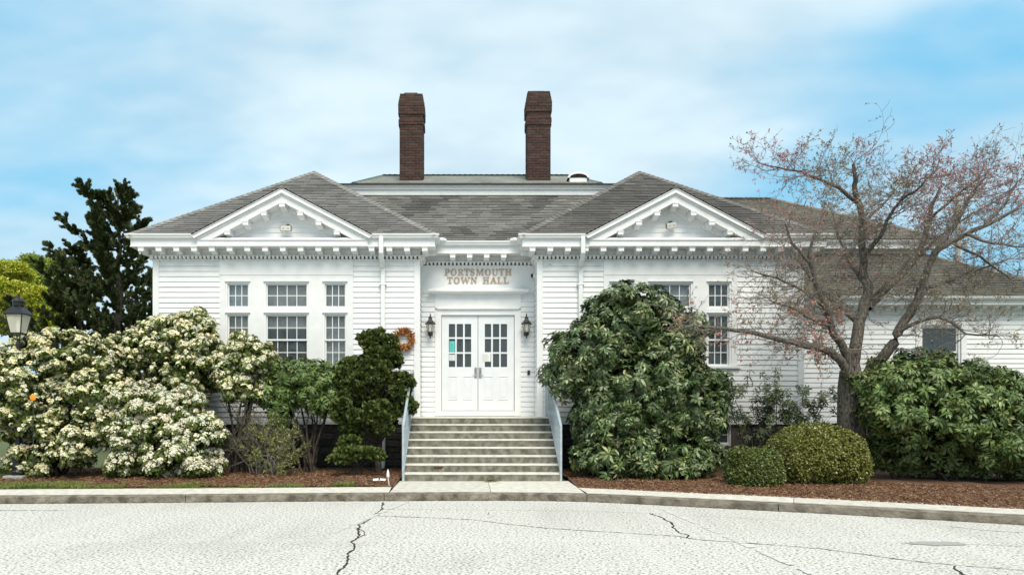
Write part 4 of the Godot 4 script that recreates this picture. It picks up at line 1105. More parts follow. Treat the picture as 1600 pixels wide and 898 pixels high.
	for i in joints.size() - 1:
		b = MB.new()
		var xx := steps_between(joints[i] + 0.006, joints[i + 1] - 0.006, 0.09)
		var prev := []
		var dy := rk.randf_range(-0.006, 0.006)
		for x in xx:
			var wob := 0.006 * n2.get_noise_2d(x * 4, 3.0); var wy := 0.005 * n2.get_noise_2d(x * 5, 9.0) + dy
			var pr := [kerb_pt(x, 0.15, 0.0), kerb_pt(x, 0.15, 0.131 + dy), kerb_pt(x, 0.03, 0.131 + wy), kerb_pt(x, 0.004 + wob, 0.112 + wy), kerb_pt(x, -0.004 + wob, -0.04)]
			if prev.size() > 0:
				for k in 4: b.quad(prev[k + 1], pr[k + 1], pr[k], prev[k])
			else:
				b.quad(pr[4], pr[3], pr[2], pr[1])
			prev = pr
		b.quad(prev[1], prev[2], prev[3], prev[4])
		put(b.done(), M.kerb, "kerb_stone", kerb)
	# pavement slabs and the apron before the steps
	var walk := piece("pavement", self); walk.name = numbered("pavement"); setting(walk, "pale concrete pavement with joints")
	var sj := [-22.0, -18.6, -15.2, -11.8, -8.4, -5.0, -1.38, 0.42, 2.07, 5.1, 8.0, 11.0, 14.0, 17.0]
	for i in sj.size() - 1:
		b = MB.new()
		var apron: bool = i == 6 or i == 7
		var xx := steps_between(sj[i] + 0.004, sj[i + 1] - 0.004, 0.3)
		var tone := Color.WHITE * rk.randf_range(0.92, 1.06); tone.a = 1.0
		var prev := []
		for x in xx:
			var fr := kerb_pt(x, 0.152, 0.136); var bk := kerb_pt(x, 1.0, 0.142)
			if apron: fr = Vector3(x, 0.136, fr.z); bk = Vector3(x, 0.15, -15.06)
			elif i == 8 and x < sj[8] + 0.01: bk = Vector3(x, 0.142, -(kerb_d(x) + 0.98))
			elif x < sj[6] and x > sj[6] - 0.3: bk = Vector3(minf(bk.x, sj[6] - 0.01), bk.y, bk.z)
			var pr := [fr + Vector3(0, -0.12, 0), fr, bk, bk + Vector3(0, -0.2, 0)]
			if prev.size() > 0:
				for k in 3: b.quad(prev[k], pr[k], pr[k + 1], prev[k + 1], tone)
			prev = pr
		put(b.done(), M.concrete, "slab", walk)
	# lawn and mulch beds
	var lawn := put(null, M.turf, "lawn", self)
	lawn.mesh = sheet(steps_between(-40, 26, 0.5), [0.0, 0.01, 0.02, 0.03, 0.05, 0.08, 0.2, 0.5, 1.0], func(x, r):
		var p := kerb_pt(x, 0.97, 0.0); return Vector3(lerpf(p.x, x * 3.0, r * r), 0.118, lerpf(p.z, -160.0, r)), func(_p): return Color.WHITE)
	setting(lawn, "green lawn around the town hall")
	var n3 := noise(503, 0.9, 4)
	for q in [[-9.6, -1.376], [2.064, 13.6]]:
		var bed := put(null, M.soil, "mulch_bed", self)
		bed.mesh = sheet(steps_between(q[0], q[1], 0.12), steps_between(0, 1, 0.03), func(x, r):
			var z0 := kerb_pt(x, 1.0, 0.0).z
			if x < 2.0: z0 -= bed_edge(x)
			var y := 0.128 + 0.07 * smoothstep(0.0, 0.25, r) + 0.035 * n3.get_noise_2d(x * 2.2, r * 9.0) * smoothstep(0.0, 0.1, r)
			return Vector3(x, y, lerpf(z0, -17.95, r)), func(_p): return Color.WHITE)
		setting(bed, "reddish bark mulch bed in front of the " + ("left wing" if q[0] < 0 else "right wing"))

func bed_edge(x: float) -> float:      # width of the grass strip between pavement and the left mulch bed
	return clampf(0.10 + 0.09 * (-1.6 - x) + 0.12 * sin(x * 2.1) + 0.08 * sin(x * 5.3), 0.02, 1.2)

# ------------------------------------------------------------------ plants
func rand_dir(rng: RandomNumberGenerator) -> Vector3:
	var z := rng.randf_range(-1, 1); var a := rng.randf() * TAU; var r := sqrt(1 - z * z)
	return Vector3(r * cos(a), z, r * sin(a))

# points [position, outward] on the skin of a union of ellipsoids [centre, radii]; deep: how far under the skin they may lie
func skin(lobes: Array, n: int, seed_: int, deep := 0.12, floor_y := 0.2) -> Array:
	var rng := RandomNumberGenerator.new(); rng.seed = seed_
	var area := []; var sum := 0.0
	for l in lobes:
		var r: Vector3 = l[1]
		sum += r.x * r.y + r.y * r.z + r.x * r.z; area.append(sum)
	var out := []; var tries := 0
	while out.size() < n and tries < n * 12:
		tries += 1
		var pick := rng.randf() * sum; var k := 0
		while area[k] < pick: k += 1
		var c: Vector3 = lobes[k][0]; var r: Vector3 = lobes[k][1]
		var d := rand_dir(rng)
		var p := c + d * r * (1.0 - deep * rng.randf() + 0.05 * rng.randf_range(-1, 1))
		if p.y < floor_y: continue
		var inside := false
		for j in lobes.size():
			if j == k: continue
			var q: Vector3 = (p - lobes[j][0]) / lobes[j][1]
			if q.length_squared() < 0.72: inside = true; break
		if inside: continue
		out.append([p, (d / r).normalized()])
	return out

# frame whose y axis is the given direction, turned at random about it
func frame(y: Vector3, rng: RandomNumberGenerator, s: float) -> Basis:
	y = y.normalized()
	var x := y.cross(Vector3(0.31, 0.2, 0.93)).normalized()
	return Basis(y, rng.randf() * TAU) * Basis(x, y, x.cross(y)) * Basis.from_scale(Vector3.ONE * s)

# one elongated leaf from p along d, arched, folded on its midrib
func leaf(b: MB, p: Vector3, d: Vector3, up: Vector3, ln: float, wd: float, droop: float, col: Color, fold := 0.25):
	var sd := d.cross(up).normalized()
	var u := sd.cross(d).normalized()
	var m1 := p + d * ln * 0.35 + u * ln * 0.03
	var m2 := p + d * ln * 0.7 - u * ln * droop * 0.35
	var tip := p + d * ln * 0.97 - u * ln * droop
	var f := u * wd * fold
	for sg in [1.0, -1.0]:
		var a: Vector3 = m1 + sd * sg * wd * 0.9 + f; var c: Vector3 = m2 + sd * sg * wd + f
		if sg > 0: b.tri(p, a, m1, col); b.quad(m1, a, c, m2, col); b.tri(m2, c, tip, col)
		else: b.tri(p, m1, a, col); b.quad(m1, m2, c, a, col); b.tri(m2, tip, c, col)

func whorl(seed_: int, leaves: int, ln: float, wd: float, lift: float, droop: float, cols: Array) -> ArrayMesh:
	var rng := RandomNumberGenerator.new(); rng.seed = seed_
	var b := MB.new()
	for i in leaves:
		var g := TAU * (i + rng.randf_range(-0.3, 0.3)) / leaves
		var l := lift + rng.randf_range(-0.25, 0.25)
		var d := Vector3(cos(g), l, sin(g)).normalized()
		var col: Color = cols[rng.randi_range(0, cols.size() - 1)] * rng.randf_range(0.8, 1.2); col.a = 1.0
		leaf(b, d * 0.008, d, Vector3.UP, ln * rng.randf_range(0.75, 1.15), wd * rng.randf_range(0.85, 1.1), droop * rng.randf_range(0.5, 1.4), col)
	b.tube([Vector3(0, -0.12, 0), Vector3(0, 0.02, 0)], [0.006, 0.004], 3, Color(0.07, 0.06, 0.03))
	return b.done()

# flat topped head of small blossoms over a few leaves
func blossom(seed_: int, petals: int, r: float, cols: Array, leafcol: Array) -> ArrayMesh:
	var rng := RandomNumberGenerator.new(); rng.seed = seed_
	var b := MB.new()
	for i in petals:
		var a := rng.randf() * TAU; var q := sqrt(rng.randf())
		var c := Vector3(cos(a) * q * r, 0.035 * (1 - q * q) + rng.randf_range(-0.012, 0.012), sin(a) * q * r)
		var nn := (Vector3(cos(a) * q * 0.8, 1, sin(a) * q * 0.8) + rand_dir(rng) * 0.5).normalized()
		var x := nn.cross(rand_dir(rng)).normalized() * rng.randf_range(0.011, 0.018); var z := x.cross(nn)
		var col: Color = cols[rng.randi_range(0, cols.size() - 1)] * rng.randf_range(0.88, 1.06); col.a = 1.0
		b.quad(c - x - z * 0.6, c + x * 0.8 - z, c + x + z * 0.7, c - x * 0.7 + z, col)
	for i in 5:
		var g := TAU * (i + rng.randf_range(-0.3, 0.3)) / 5
		var d := Vector3(cos(g), rng.randf_range(-0.5, 0.1), sin(g)).normalized()
		var col: Color = leafcol[rng.randi_range(0, leafcol.size() - 1)] * rng.randf_range(0.75, 1.2); col.a = 1.0
		leaf(b, Vector3(0, -0.03, 0) + d * 0.03, d, Vector3.UP, rng.randf_range(0.07, 0.105), 0.02, 0.3, col)
	return b.done()

# fan of scale leaves, as on cypress and cedar
func spray(seed_: int, ln: float, wd: float, cols: Array) -> ArrayMesh:
	var rng := RandomNumberGenerator.new(); rng.seed = seed_
	var b := MB.new()
	for k in 3:
		var turn := Basis(Vector3.UP, TAU * k / 3 + rng.randf())
		for i in 5:
			var a := (i - 2) * 0.38 + rng.randf_range(-0.1, 0.1)
			var d := turn * Vector3(sin(a) * 0.8, cos(a), 0.35 + rng.randf_range(-0.1, 0.2)).normalized()
			var col: Color = cols[rng.randi_range(0, cols.size() - 1)] * rng.randf_range(0.75, 1.25); col.a = 1.0
			leaf(b, Vector3.ZERO, d, turn * Vector3(0, 0.2, 1), ln * (1.0 - 0.12 * absf(i - 2)) * rng.randf_range(0.8, 1.1), wd, 0.18, col, 0.4)
	return b.done()

func tuft(seed_: int, n: int, spread: float, ln: float, wd: float, cols: Array) -> ArrayMesh:
	var rng := RandomNumberGenerator.new(); rng.seed = seed_
	var b := MB.new()
	for i in n:
		var p := rand_dir(rng) * spread * rng.randf()
		var d := (rand_dir(rng) + Vector3(0, 0.7, 0)).normalized()
		var sd := d.cross(rand_dir(rng)).normalized() * wd
		var col: Color = cols[rng.randi_range(0, cols.size() - 1)] * rng.randf_range(0.75, 1.25); col.a = 1.0
		var l := ln * rng.randf_range(0.7, 1.2)
		b.quad(p, p + d * l * 0.5 + sd, p + d * l, p + d * l * 0.5 - sd, col)
	return b.done()

# Plants one mesh on every point. The parts_n that show largest from the road are pieces of their own, the rest one part.
func scatter(t: Node3D, meshes: Array, mats: Array, pts: Array, up_mix: float, smin: float, smax: float, called: String, rest: String, parts_n: int, seed_: int, jitter := 0.35):
	var rng := RandomNumberGenerator.new(); rng.seed = seed_
	var org := t.position
	if parts_n > 0:
		pts.sort_custom(func(a, b): return a[1].z * 0.8 + a[0].z * 0.6 > b[1].z * 0.8 + b[0].z * 0.6)
	var mm := MultiMesh.new()
	mm.transform_format = MultiMesh.TRANSFORM_3D; mm.use_colors = true
	mm.mesh = meshes[0]
	mm.instance_count = maxi(0, pts.size() - parts_n)
	for i in pts.size():
		var y: Vector3 = pts[i][1].lerp(Vector3.UP, up_mix) + rand_dir(rng) * jitter
		var tf := Transform3D(frame(y, rng, rng.randf_range(smin, smax)), pts[i][0] - org)
		if i < parts_n:
			var o := put(meshes[rng.randi_range(0, meshes.size() - 1)], mats[rng.randi_range(0, mats.size() - 1)], called, t)
			o.transform = tf
		else:
			mm.set_instance_transform(i - parts_n, tf)
			var k := rng.randf_range(0.72, 1.15)
			mm.set_instance_color(i - parts_n, Color(k * rng.randf_range(0.88, 1.1), k, k * rng.randf_range(0.85, 1.1)))
	if mm.instance_count > 0:
		var g := MultiMeshInstance3D.new()
		g.multimesh = mm; g.material_override = mats[0]; g.name = rest
		t.add_child(g, true); g.set_meta("kind", "stuff")

func bend(a: Vector3, z: Vector3, n: int, wob: float, rng: RandomNumberGenerator, sag := 0.0) -> Array:
	var out := [a]
	for i in range(1, n):
		var f := float(i) / n
		out.append(a.lerp(z, f) + rand_dir(rng) * wob + Vector3(0, sag * sin(PI * f), 0))
	out.append(z)
	return out

func taper(n: int, r0: float, r1: float) -> Array:
	var o := []
	for i in n: o.append(lerpf(r0, r1, float(i) / (n - 1)))
	return o

# stems from the foot up into the lobes
func stems(t: Node3D, foot: Vector3, lobes: Array, r: float, m: Material, seed_: int, called := "stem", per := 2):
	var rng := RandomNumberGenerator.new(); rng.seed = seed_
	for l in lobes:
		for k in per:
			var b := MB.new()
			var base := foot + Vector3(rng.randf_range(-0.25, 0.25), 0, rng.randf_range(-0.2, 0.2))
			var end: Vector3 = l[0] + rand_dir(rng) * l[1] * 0.6
			var line := bend(base - t.position, end - t.position, 6, 0.06, rng, 0.15)
			b.tube(line, taper(7, r * rng.randf_range(0.7, 1.1), r * 0.25), 6)
			for q in 7:
				var s: Vector3 = line[rng.randi_range(3, 6)]
				var e: Vector3 = s + (rand_dir(rng) + Vector3(0, 0.4, 0.1)) * rng.randf_range(0.2, 0.5)
				b.tube(bend(s, e, 3, 0.03, rng), taper(4, r * 0.3, r * 0.1), 4)
			put(b.done(), m, called, t)

const RHODO := [Color(0.056, 0.096, 0.026), Color(0.082, 0.128, 0.038), Color(0.038, 0.068, 0.02), Color(0.135, 0.175, 0.075), Color(0.05, 0.085, 0.025), Color(0.26, 0.28, 0.17)]
const RHODO_PALE := [Color(0.09, 0.148, 0.036), Color(0.125, 0.185, 0.05), Color(0.175, 0.22, 0.08), Color(0.06, 0.10, 0.026)]

func rhododendron(label: String, foot: Vector3, lobes: Array, n: int, parts_n: int, seed_: int, cols: Array, ln := 0.135, sc := 1.0, group := ""):
	var t := thing("rhododendron", label, "shrub", foot, group)
	var meshes := []
	for i in 5: meshes.append(whorl(seed_ + i, 8 + i % 3, ln * (0.86 + 0.08 * i), ln * 0.15, 0.12 - 0.06 * i, 0.25 + 0.06 * i, cols))
	var pts := skin(clumps(lobes, int(n / 13.0), 0.19, seed_ + 20, 0.85), int(n * 0.8), seed_, 0.3, 0.28)
	pts.append_array(skin(lobes, int(n * 0.2), seed_ + 13, 0.12, 0.28))
	scatter(t, meshes, [M.leaf, M.leaf_b, M.leaf_c, M.leaf_d], pts, 0.35, 0.65 * sc, 1.25 * sc, "leaf_whorl", "foliage", parts_n, seed_)
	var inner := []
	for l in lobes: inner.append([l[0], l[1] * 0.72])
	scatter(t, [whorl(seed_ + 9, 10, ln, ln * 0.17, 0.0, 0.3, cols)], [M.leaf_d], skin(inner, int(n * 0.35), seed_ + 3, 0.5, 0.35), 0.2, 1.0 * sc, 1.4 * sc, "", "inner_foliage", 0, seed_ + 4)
	stems(t, foot, lobes, 0.035, M.dark_bark, seed_)
	return t

const CREAM := [Color(0.80, 0.76, 0.50), Color(0.83, 0.80, 0.60), Color(0.74, 0.69, 0.38), Color(0.84, 0.82, 0.68)]
const WHITE_F := [Color(0.80, 0.775, 0.62), Color(0.82, 0.80, 0.69), Color(0.74, 0.70, 0.50), Color(0.78, 0.75, 0.58)]
const BUSH_LEAF := [Color(0.12, 0.155, 0.03), Color(0.085, 0.118, 0.024), Color(0.18, 0.205, 0.05), Color(0.055, 0.08, 0.018)]

func flowering(label: String, foot: Vector3, lobes: Array, n: int, n_leaf: int, parts_n: int, seed_: int, cols: Array, stem_r := 0.04):
	var t := thing("flowering_shrub", label, "shrub", foot, "cream flowering shrubs by the left wing")
	var meshes := []
	for i in 5: meshes.append(blossom(seed_ + i, 30, 0.058, cols, BUSH_LEAF))
	var cl := clumps(lobes, int(n / 15.0), 0.15, seed_ + 20, 0.8)
	var pts := []
	for q in skin(cl, int(n * 2.3), seed_, 0.2, 0.24) + skin(lobes, int(n * 0.3), seed_ + 12, 0.10, 0.24):
		if q[1].y > -0.35: pts.append(q)                  # flowers open on the upper side of each spray
	scatter(t, meshes, [M.petal], pts, 0.5, 0.55, 1.2, "flower_head", "flowers", parts_n, seed_, 0.3)
	scatter(t, [whorl(seed_ + 7, 8, 0.09, 0.02, 0.3, 0.3, BUSH_LEAF)], [M.leaf], skin(cl, int(n_leaf * 1.6), seed_ + 5, 0.5, 0.22), 0.3, 0.8, 1.3, "", "foliage", 0, seed_ + 6)
	var inner := []
	for l in lobes: inner.append([l[0], l[1] * 0.7])
	scatter(t, [whorl(seed_ + 8, 8, 0.10, 0.024, 0.2, 0.3, BUSH_LEAF)], [M.leaf], skin(inner, int(n_leaf * 0.4), seed_ + 8, 0.5, 0.3), 0.2, 1.0, 1.4, "", "inner_foliage", 0, seed_ + 9)
	stems(t, foot, lobes, stem_r, M.dark_bark, seed_)
	return t

const HINOKI := [Color(0.048, 0.082, 0.02), Color(0.072, 0.11, 0.026), Color(0.03, 0.052, 0.016), Color(0.15, 0.18, 0.04)]

func cypress(called: String, label: String, foot: Vector3, lobes: Array, n: int, seed_: int, cols: Array, ln: float, trunk_top: Vector3, r: float):
	var t := thing(called, label, "shrub" if called != "cedar_tree" else "tree", foot)
	var b := MB.new(); var rng := RandomNumberGenerator.new(); rng.seed = seed_
	var line := bend(Vector3(0, -0.05, 0), trunk_top - foot, 8, r * 0.5, rng)
	b.tube(line, taper(9, r, r * 0.2), 8)
	put(b.done(), M.dark_bark, "trunk", t)
	for l in lobes:
		b = MB.new()
		var c: Vector3 = l[0] - foot
		var f := clampf((c.y - 0.3) / maxf(trunk_top.y - foot.y, 0.1), 0.05, 0.95)
		b.tube(bend(line[int(f * 8)], c, 4, r * 0.4, rng), taper(5, r * 0.4, r * 0.12), 5)
		put(b.done(), M.dark_bark, "branch", t)
	var meshes := [spray(seed_, ln, ln * 0.17, cols)]
	scatter(t, meshes, [M.scale_leaf], skin(lobes, n, seed_ + 1, 0.45, 0.25), 0.3, 0.7, 1.25, "", "foliage", 0, seed_ + 2, 0.5)
	return t

# lobes arranged as many small clumps over larger ones
func clumps(lobes: Array, n: int, size: float, seed_: int, flat := 0.6) -> Array:
	var rng := RandomNumberGenerator.new(); rng.seed = seed_
	var out := []
	for p in skin(lobes, n, seed_, 0.35, 0.2):
		var s := size * rng.randf_range(0.6, 1.3)
		out.append([p[0], Vector3(s, s * flat, s)])
	return out

# ---- branching
func grow(b: MB, tips: Array, p: Vector3, d: Vector3, ln: float, r: float, level: int, rng: RandomNumberGenerator, lift: float, gnarl: float, kids: int):
	var n := 4 if level > 1 else 3
	var pts := [p]; var dir := d
	for i in n:
		dir = (dir + rand_dir(rng) * gnarl + Vector3(0, lift, 0)).normalized()
		pts.append(pts[-1] + dir * ln / n)
	b.tube(pts, taper(n + 1, r, maxf(r * 0.55, 0.0022)), 5 if r > 0.02 else (4 if r > 0.008 else 3))
	if level == 0:
		tips.append([pts[-1], dir]); tips.append([pts[1], dir])
		return
	for k in kids:
		var f := rng.randf_range(0.3, 1.0) if k > 0 else 1.0
		var i := clampi(int(f * n), 1, n)
		var q: Vector3 = pts[i]
		var nd := (dir + rand_dir(rng) * 0.95).normalized() if k > 0 else (dir + rand_dir(rng) * 0.3).normalized()
		grow(b, tips, q, nd, ln * rng.randf_range(0.55, 0.85), maxf(r * rng.randf_range(0.45, 0.62), 0.003), level - 1, rng, lift, gnarl, kids)

func dogwood():
	var foot := Vector3(7.895, 0.143, -15.300)
	foot.y = 0.16
	var t := thing("dogwood_tree", "spreading grey dogwood with bare twisting limbs and tiny pink leaves", "tree", foot)
	var rng := RandomNumberGenerator.new(); rng.seed = 808
	var b := MB.new()
	var fork := Vector3(7.948, 2.395, -15.300)
	b.tube([Vector3(0, -0.1, 0), Vector3(-0.02, 0.5, 0), Vector3(0.0, 1.2, 0.02), Vector3(0.02, 1.9, 0.0), fork - foot], [0.30, 0.25, 0.22, 0.22, 0.21], 12)
	put(b.done(), M.bark, "trunk", t)
	b = MB.new(); b.tube([Vector3(8.040, 0.946, -15.100) - foot, Vector3(8.079, 1.861, -15.100) - foot, Vector3(7.975, 2.521, -15.200) - foot], [0.10, 0.09, 0.10], 9); put(b.done(), M.bark, "trunk", t)
	# limbs traced from the photograph, each with its own depth
	var limbs := [
		[[Vector3(7.922, 2.049, -15.250), Vector3(7.713, 2.489, -15.100), Vector3(7.263, 2.774, -14.900), Vector3(6.851, 2.839, -14.600), Vector3(6.314, 2.900, -14.300), Vector3(5.515, 3.030, -14.000), Vector3(4.779, 3.129, -13.800), Vector3(4.242, 3.177, -13.800)], 0.10],
		[[Vector3(7.870, 2.126, -15.200), Vector3(7.766, 2.646, -15.100), Vector3(7.636, 2.899, -15.000), Vector3(7.355, 3.125, -14.800), Vector3(7.104, 3.559, -14.600), Vector3(6.855, 4.086, -14.500), Vector3(6.624, 4.571, -14.300), Vector3(6.700, 5.042, -14.200)], 0.105],
		[[Vector3(7.948, 2.050, -15.300), Vector3(8.001, 2.660, -15.300), Vector3(8.120, 3.269, -15.300), Vector3(8.267, 3.760, -15.400), Vector3(8.414, 4.083, -15.500), Vector3(8.374, 4.504, -15.600), Vector3(8.347, 5.085, -15.600), Vector3(8.267, 5.693, -15.500), Vector3(8.132, 6.297, -15.500), Vector3(8.107, 6.467, -15.400), Vector3(8.053, 6.720, -15.400)], 0.14],
		[[Vector3(8.147, 3.388, -15.300), Vector3(7.898, 3.843, -15.700), Vector3(7.613, 4.216, -15.900), Vector3(7.416, 4.597, -16.100), Vector3(7.109, 5.015, -16.100)], 0.085],
		[[Vector3(8.347, 3.733, -15.400), Vector3(8.955, 4.261, -15.600), Vector3(9.507, 4.746, -15.800), Vector3(9.774, 5.152, -15.900), Vector3(10.002, 5.687, -16.000), Vector3(10.113, 6.102, -16.000), Vector3(10.279, 6.518, -16.000)], 0.10],
		[[Vector3(8.239, 2.262, -15.300), Vector3(8.571, 2.834, -15.000), Vector3(8.734, 3.225, -14.900), Vector3(8.957, 3.676, -14.800), Vector3(9.036, 4.018, -14.700), Vector3(9.177, 4.663, -14.500), Vector3(9.450, 4.866, -14.400), Vector3(9.983, 5.153, -14.200), Vector3(10.424, 5.406, -14.000)], 0.115],
		[[Vector3(8.213, 5.921, -15.500), Vector3(7.738, 6.101, -15.200), Vector3(7.299, 6.223, -15.000), Vector3(6.817, 6.315, -14.800), Vector3(6.389, 6.373, -14.700), Vector3(5.815, 6.454, -14.600)], 0.045],
		[[Vector3(8.361, 4.842, -15.600), Vector3(8.488, 5.153, -15.200), Vector3(8.597, 5.561, -15.000), Vector3(8.713, 5.803, -14.800), Vector3(8.756, 6.156, -14.700)], 0.05],
		[[Vector3(8.643, 3.148, -14.900), Vector3(8.975, 3.370, -14.600), Vector3(9.326, 3.370, -14.400), Vector3(9.590, 3.075, -14.200), Vector3(10.061, 2.994, -14.000)], 0.045],
		[[Vector3(9.036, 4.018, -14.700), Vector3(9.675, 4.180, -14.900), Vector3(10.260, 4.392, -15.000), Vector3(11.047, 4.672, -15.100)], 0.045],
		[[Vector3(9.177, 4.663, -14.500), Vector3(9.739, 5.252, -14.800), Vector3(10.195, 5.886, -15.000), Vector3(10.498, 6.241, -15.100), Vector3(10.739, 6.535, -15.200)], 0.055],
		[[Vector3(8.374, 4.301, -15.600), Vector3(8.416, 4.826, -16.200), Vector3(8.336, 5.481, -16.600), Vector3(8.291, 6.109, -16.800)], 0.05],
		[[Vector3(7.304, 3.266, -14.800), Vector3(6.732, 3.345, -14.400), Vector3(6.209, 3.567, -14.200), Vector3(5.799, 3.675, -14.100)], 0.035],
		[[Vector3(6.636, 4.448, -14.300), Vector3(6.226, 4.774, -14.100), Vector3(6.036, 5.115, -14.000)], 0.035],
		[[Vector3(8.347, 5.517, -15.600), Vector3(9.117, 6.088, -16.200), Vector3(9.701, 6.630, -16.600)], 0.04],
		[[Vector3(9.983, 5.153, -14.200), Vector3(10.473, 5.615, -14.400), Vector3(10.797, 6.057, -14.500)], 0.04],
		[[Vector3(9.507, 4.746, -15.800), Vector3(10.379, 5.387, -16.200), Vector3(11.217, 5.931, -16.400), Vector3(12.071, 6.386, -16.500)], 0.04],
		[[Vector3(10.002, 5.687, -16.000), Vector3(10.332, 6.125, -15.600), Vector3(10.597, 6.369, -15.300)], 0.035],
		[[Vector3(9.450, 4.866, -14.400), Vector3(10.251, 4.675, -14.800), Vector3(10.974, 4.327, -15.000), Vector3(11.299, 4.197, -15.000)], 0.03],
		[[Vector3(8.713, 5.803, -14.800), Vector3(8.852, 5.964, -14.400), Vector3(9.036, 6.247, -14.200)], 0.03],
		[[Vector3(7.104, 3.559, -14.600), Vector3(6.727, 3.971, -14.800), Vector3(6.257, 4.245, -14.900), Vector3(5.844, 4.392, -15.000)], 0.03],
		[[Vector3(9.657, 5.005, -14.300), Vector3(9.868, 4.729, -13.900), Vector3(10.244, 4.603, -13.600)], 0.035]]
	var twigs := MB.new(); var tips := []
	for l in limbs:
		var pts := []
		var src: Array = l[0]
		for i in src.size() - 1:                              # Catmull-Rom through the traced points
			for k in 3:
				var p0: Vector3 = src[maxi(i - 1, 0)]; var p3: Vector3 = src[mini(i + 2, src.size() - 1)]
				pts.append((src[i] as Vector3).cubic_interpolate(src[i + 1], p0, p3, k / 3.0) - foot + (rand_dir(rng) * 0.02 if pts.size() > 0 else Vector3.ZERO))
		pts.append(src[-1] - foot)
		b = MB.new(); b.tube(pts, taper(pts.size(), l[1], maxf(l[1] * 0.22, 0.012)), 8); put(b.done(), M.bark, "limb", t)
		var m := pts.size()
		for i in range(2, m):
			var along: Vector3 = (pts[mini(i + 1, m - 1)] - pts[i - 1]).normalized()
			var f := float(i) / m
			var many := 1 if f < 0.3 else 2
			if f < 0.3 and i % 2 == 0: continue
			if f > 0.75: many = 1
			for k in many:
				var out := (along * 0.5 + rand_dir(rng)).normalized()
				out.y = out.y * 0.55 + 0.08
				grow(twigs, tips, pts[i], out.normalized(), rng.randf_range(0.3, 0.6), lerpf(0.015, 0.0085, f), 3, rng, 0.012, 0.42, 3)
		grow(twigs, tips, pts[-1], (pts[-1] - pts[-2]).normalized(), 0.24, 0.010, 3, rng, 0.02, 0.4, 3)
	put(twigs.done(), M.twig_grey, "twigs", t, Vector3.ZERO, "stuff")
	var pink := [Color(0.46, 0.19, 0.20), Color(0.40, 0.15, 0.17), Color(0.48, 0.31, 0.27), Color(0.32, 0.22, 0.19)]
	var coral := [Color(0.52, 0.25, 0.18), Color(0.46, 0.20, 0.15), Color(0.54, 0.33, 0.24)]
	var olive := [Color(0.27, 0.22, 0.13), Color(0.21, 0.17, 0.10), Color(0.33, 0.26, 0.16)]
	var nz := noise(809, 0.9, 2)
	var sets := [[], [], []]
	for q in tips:
		var p: Vector3 = q[0]
		var w: Vector3 = p + foot
		if rng.randf() < (0.45 if w.y > 5.3 else 0.72): continue
		var k := 2
		if w.y < 3.65 and w.x < 7.4: k = 1 if nz.get_noise_3d(w.x, w.y, w.z) > -0.1 else 2
		elif nz.get_noise_3d(w.x * 0.7, w.y * 0.7, w.z * 0.7) > (-0.3 if w.x > 8.6 and w.y > 5.4 else 0.12) and w.y > 4.2: k = 0
		sets[k].append([w, q[1]])
	var defs := [pink, coral, olive]
	for k in 3: scatter(t, [tuft(820 + k, 4, 0.03, 0.042 if k != 1 else 0.06, 0.009 if k != 1 else 0.013, defs[k])], [M.petal], sets[k], 0.2, 0.7, 1.4, "", "young_leaves", 0, 830 + k)

func broadleaf(label: String, foot: Vector3, lobes: Array, n: int, seed_: int, cols: Array, size: float, r: float):
	var t := thing("leafy_tree", label, "tree", foot, "trees beyond the lawn")
	var rng := RandomNumberGenerator.new(); rng.seed = seed_
	var b := MB.new()
	var top: Vector3 = lobes[0][0] - foot
	var line := bend(Vector3(0, -0.1, 0), top, 7, 0.12, rng)
	b.tube(line, taper(8, r, r * 0.3), 9); put(b.done(), M.bark, "trunk", t)
	for l in lobes:
		b = MB.new()
		var c: Vector3 = l[0] - foot
		for k in 4:
			var s: Vector3 = line[rng.randi_range(3, 6)]
			b.tube(bend(s, c + rand_dir(rng) * l[1] * 0.8, 5, 0.15, rng), taper(6, r * 0.3, r * 0.04), 5)
		put(b.done(), M.bark, "limb", t)
	scatter(t, [tuft(seed_, 9, size * 1.6, size, size * 0.3, cols)], [M.far_leaf], skin(clumps(lobes, 60, 0.75, seed_), n, seed_ + 1, 0.9, 0.3), 0.3, 0.7, 1.3, "", "crown", 0, seed_ + 2, 0.6)

func boxwood(label: String, foot: Vector3, lobes: Array, n: int, seed_: int, cols: Array):
	var t := thing("boxwood", label, "shrub", foot, "clipped boxwoods before the right wing")
	scatter(t, [tuft(seed_, 8, 0.045, 0.046, 0.0145, cols)], [leaf_mat(0.4, Color.WHITE, 0.2)], skin(lobes, n, seed_, 0.14, 0.2), 0.2, 0.8, 1.3, "", "foliage", 0, seed_ + 1, 0.5)
	var inner := []
	for l in lobes: inner.append([l[0], l[1] * 0.85])
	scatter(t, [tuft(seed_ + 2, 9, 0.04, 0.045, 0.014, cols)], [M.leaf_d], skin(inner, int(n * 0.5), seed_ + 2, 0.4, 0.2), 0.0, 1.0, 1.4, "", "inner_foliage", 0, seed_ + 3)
	stems(t, foot, lobes, 0.02, M.dark_bark, seed_, "stem", 4)

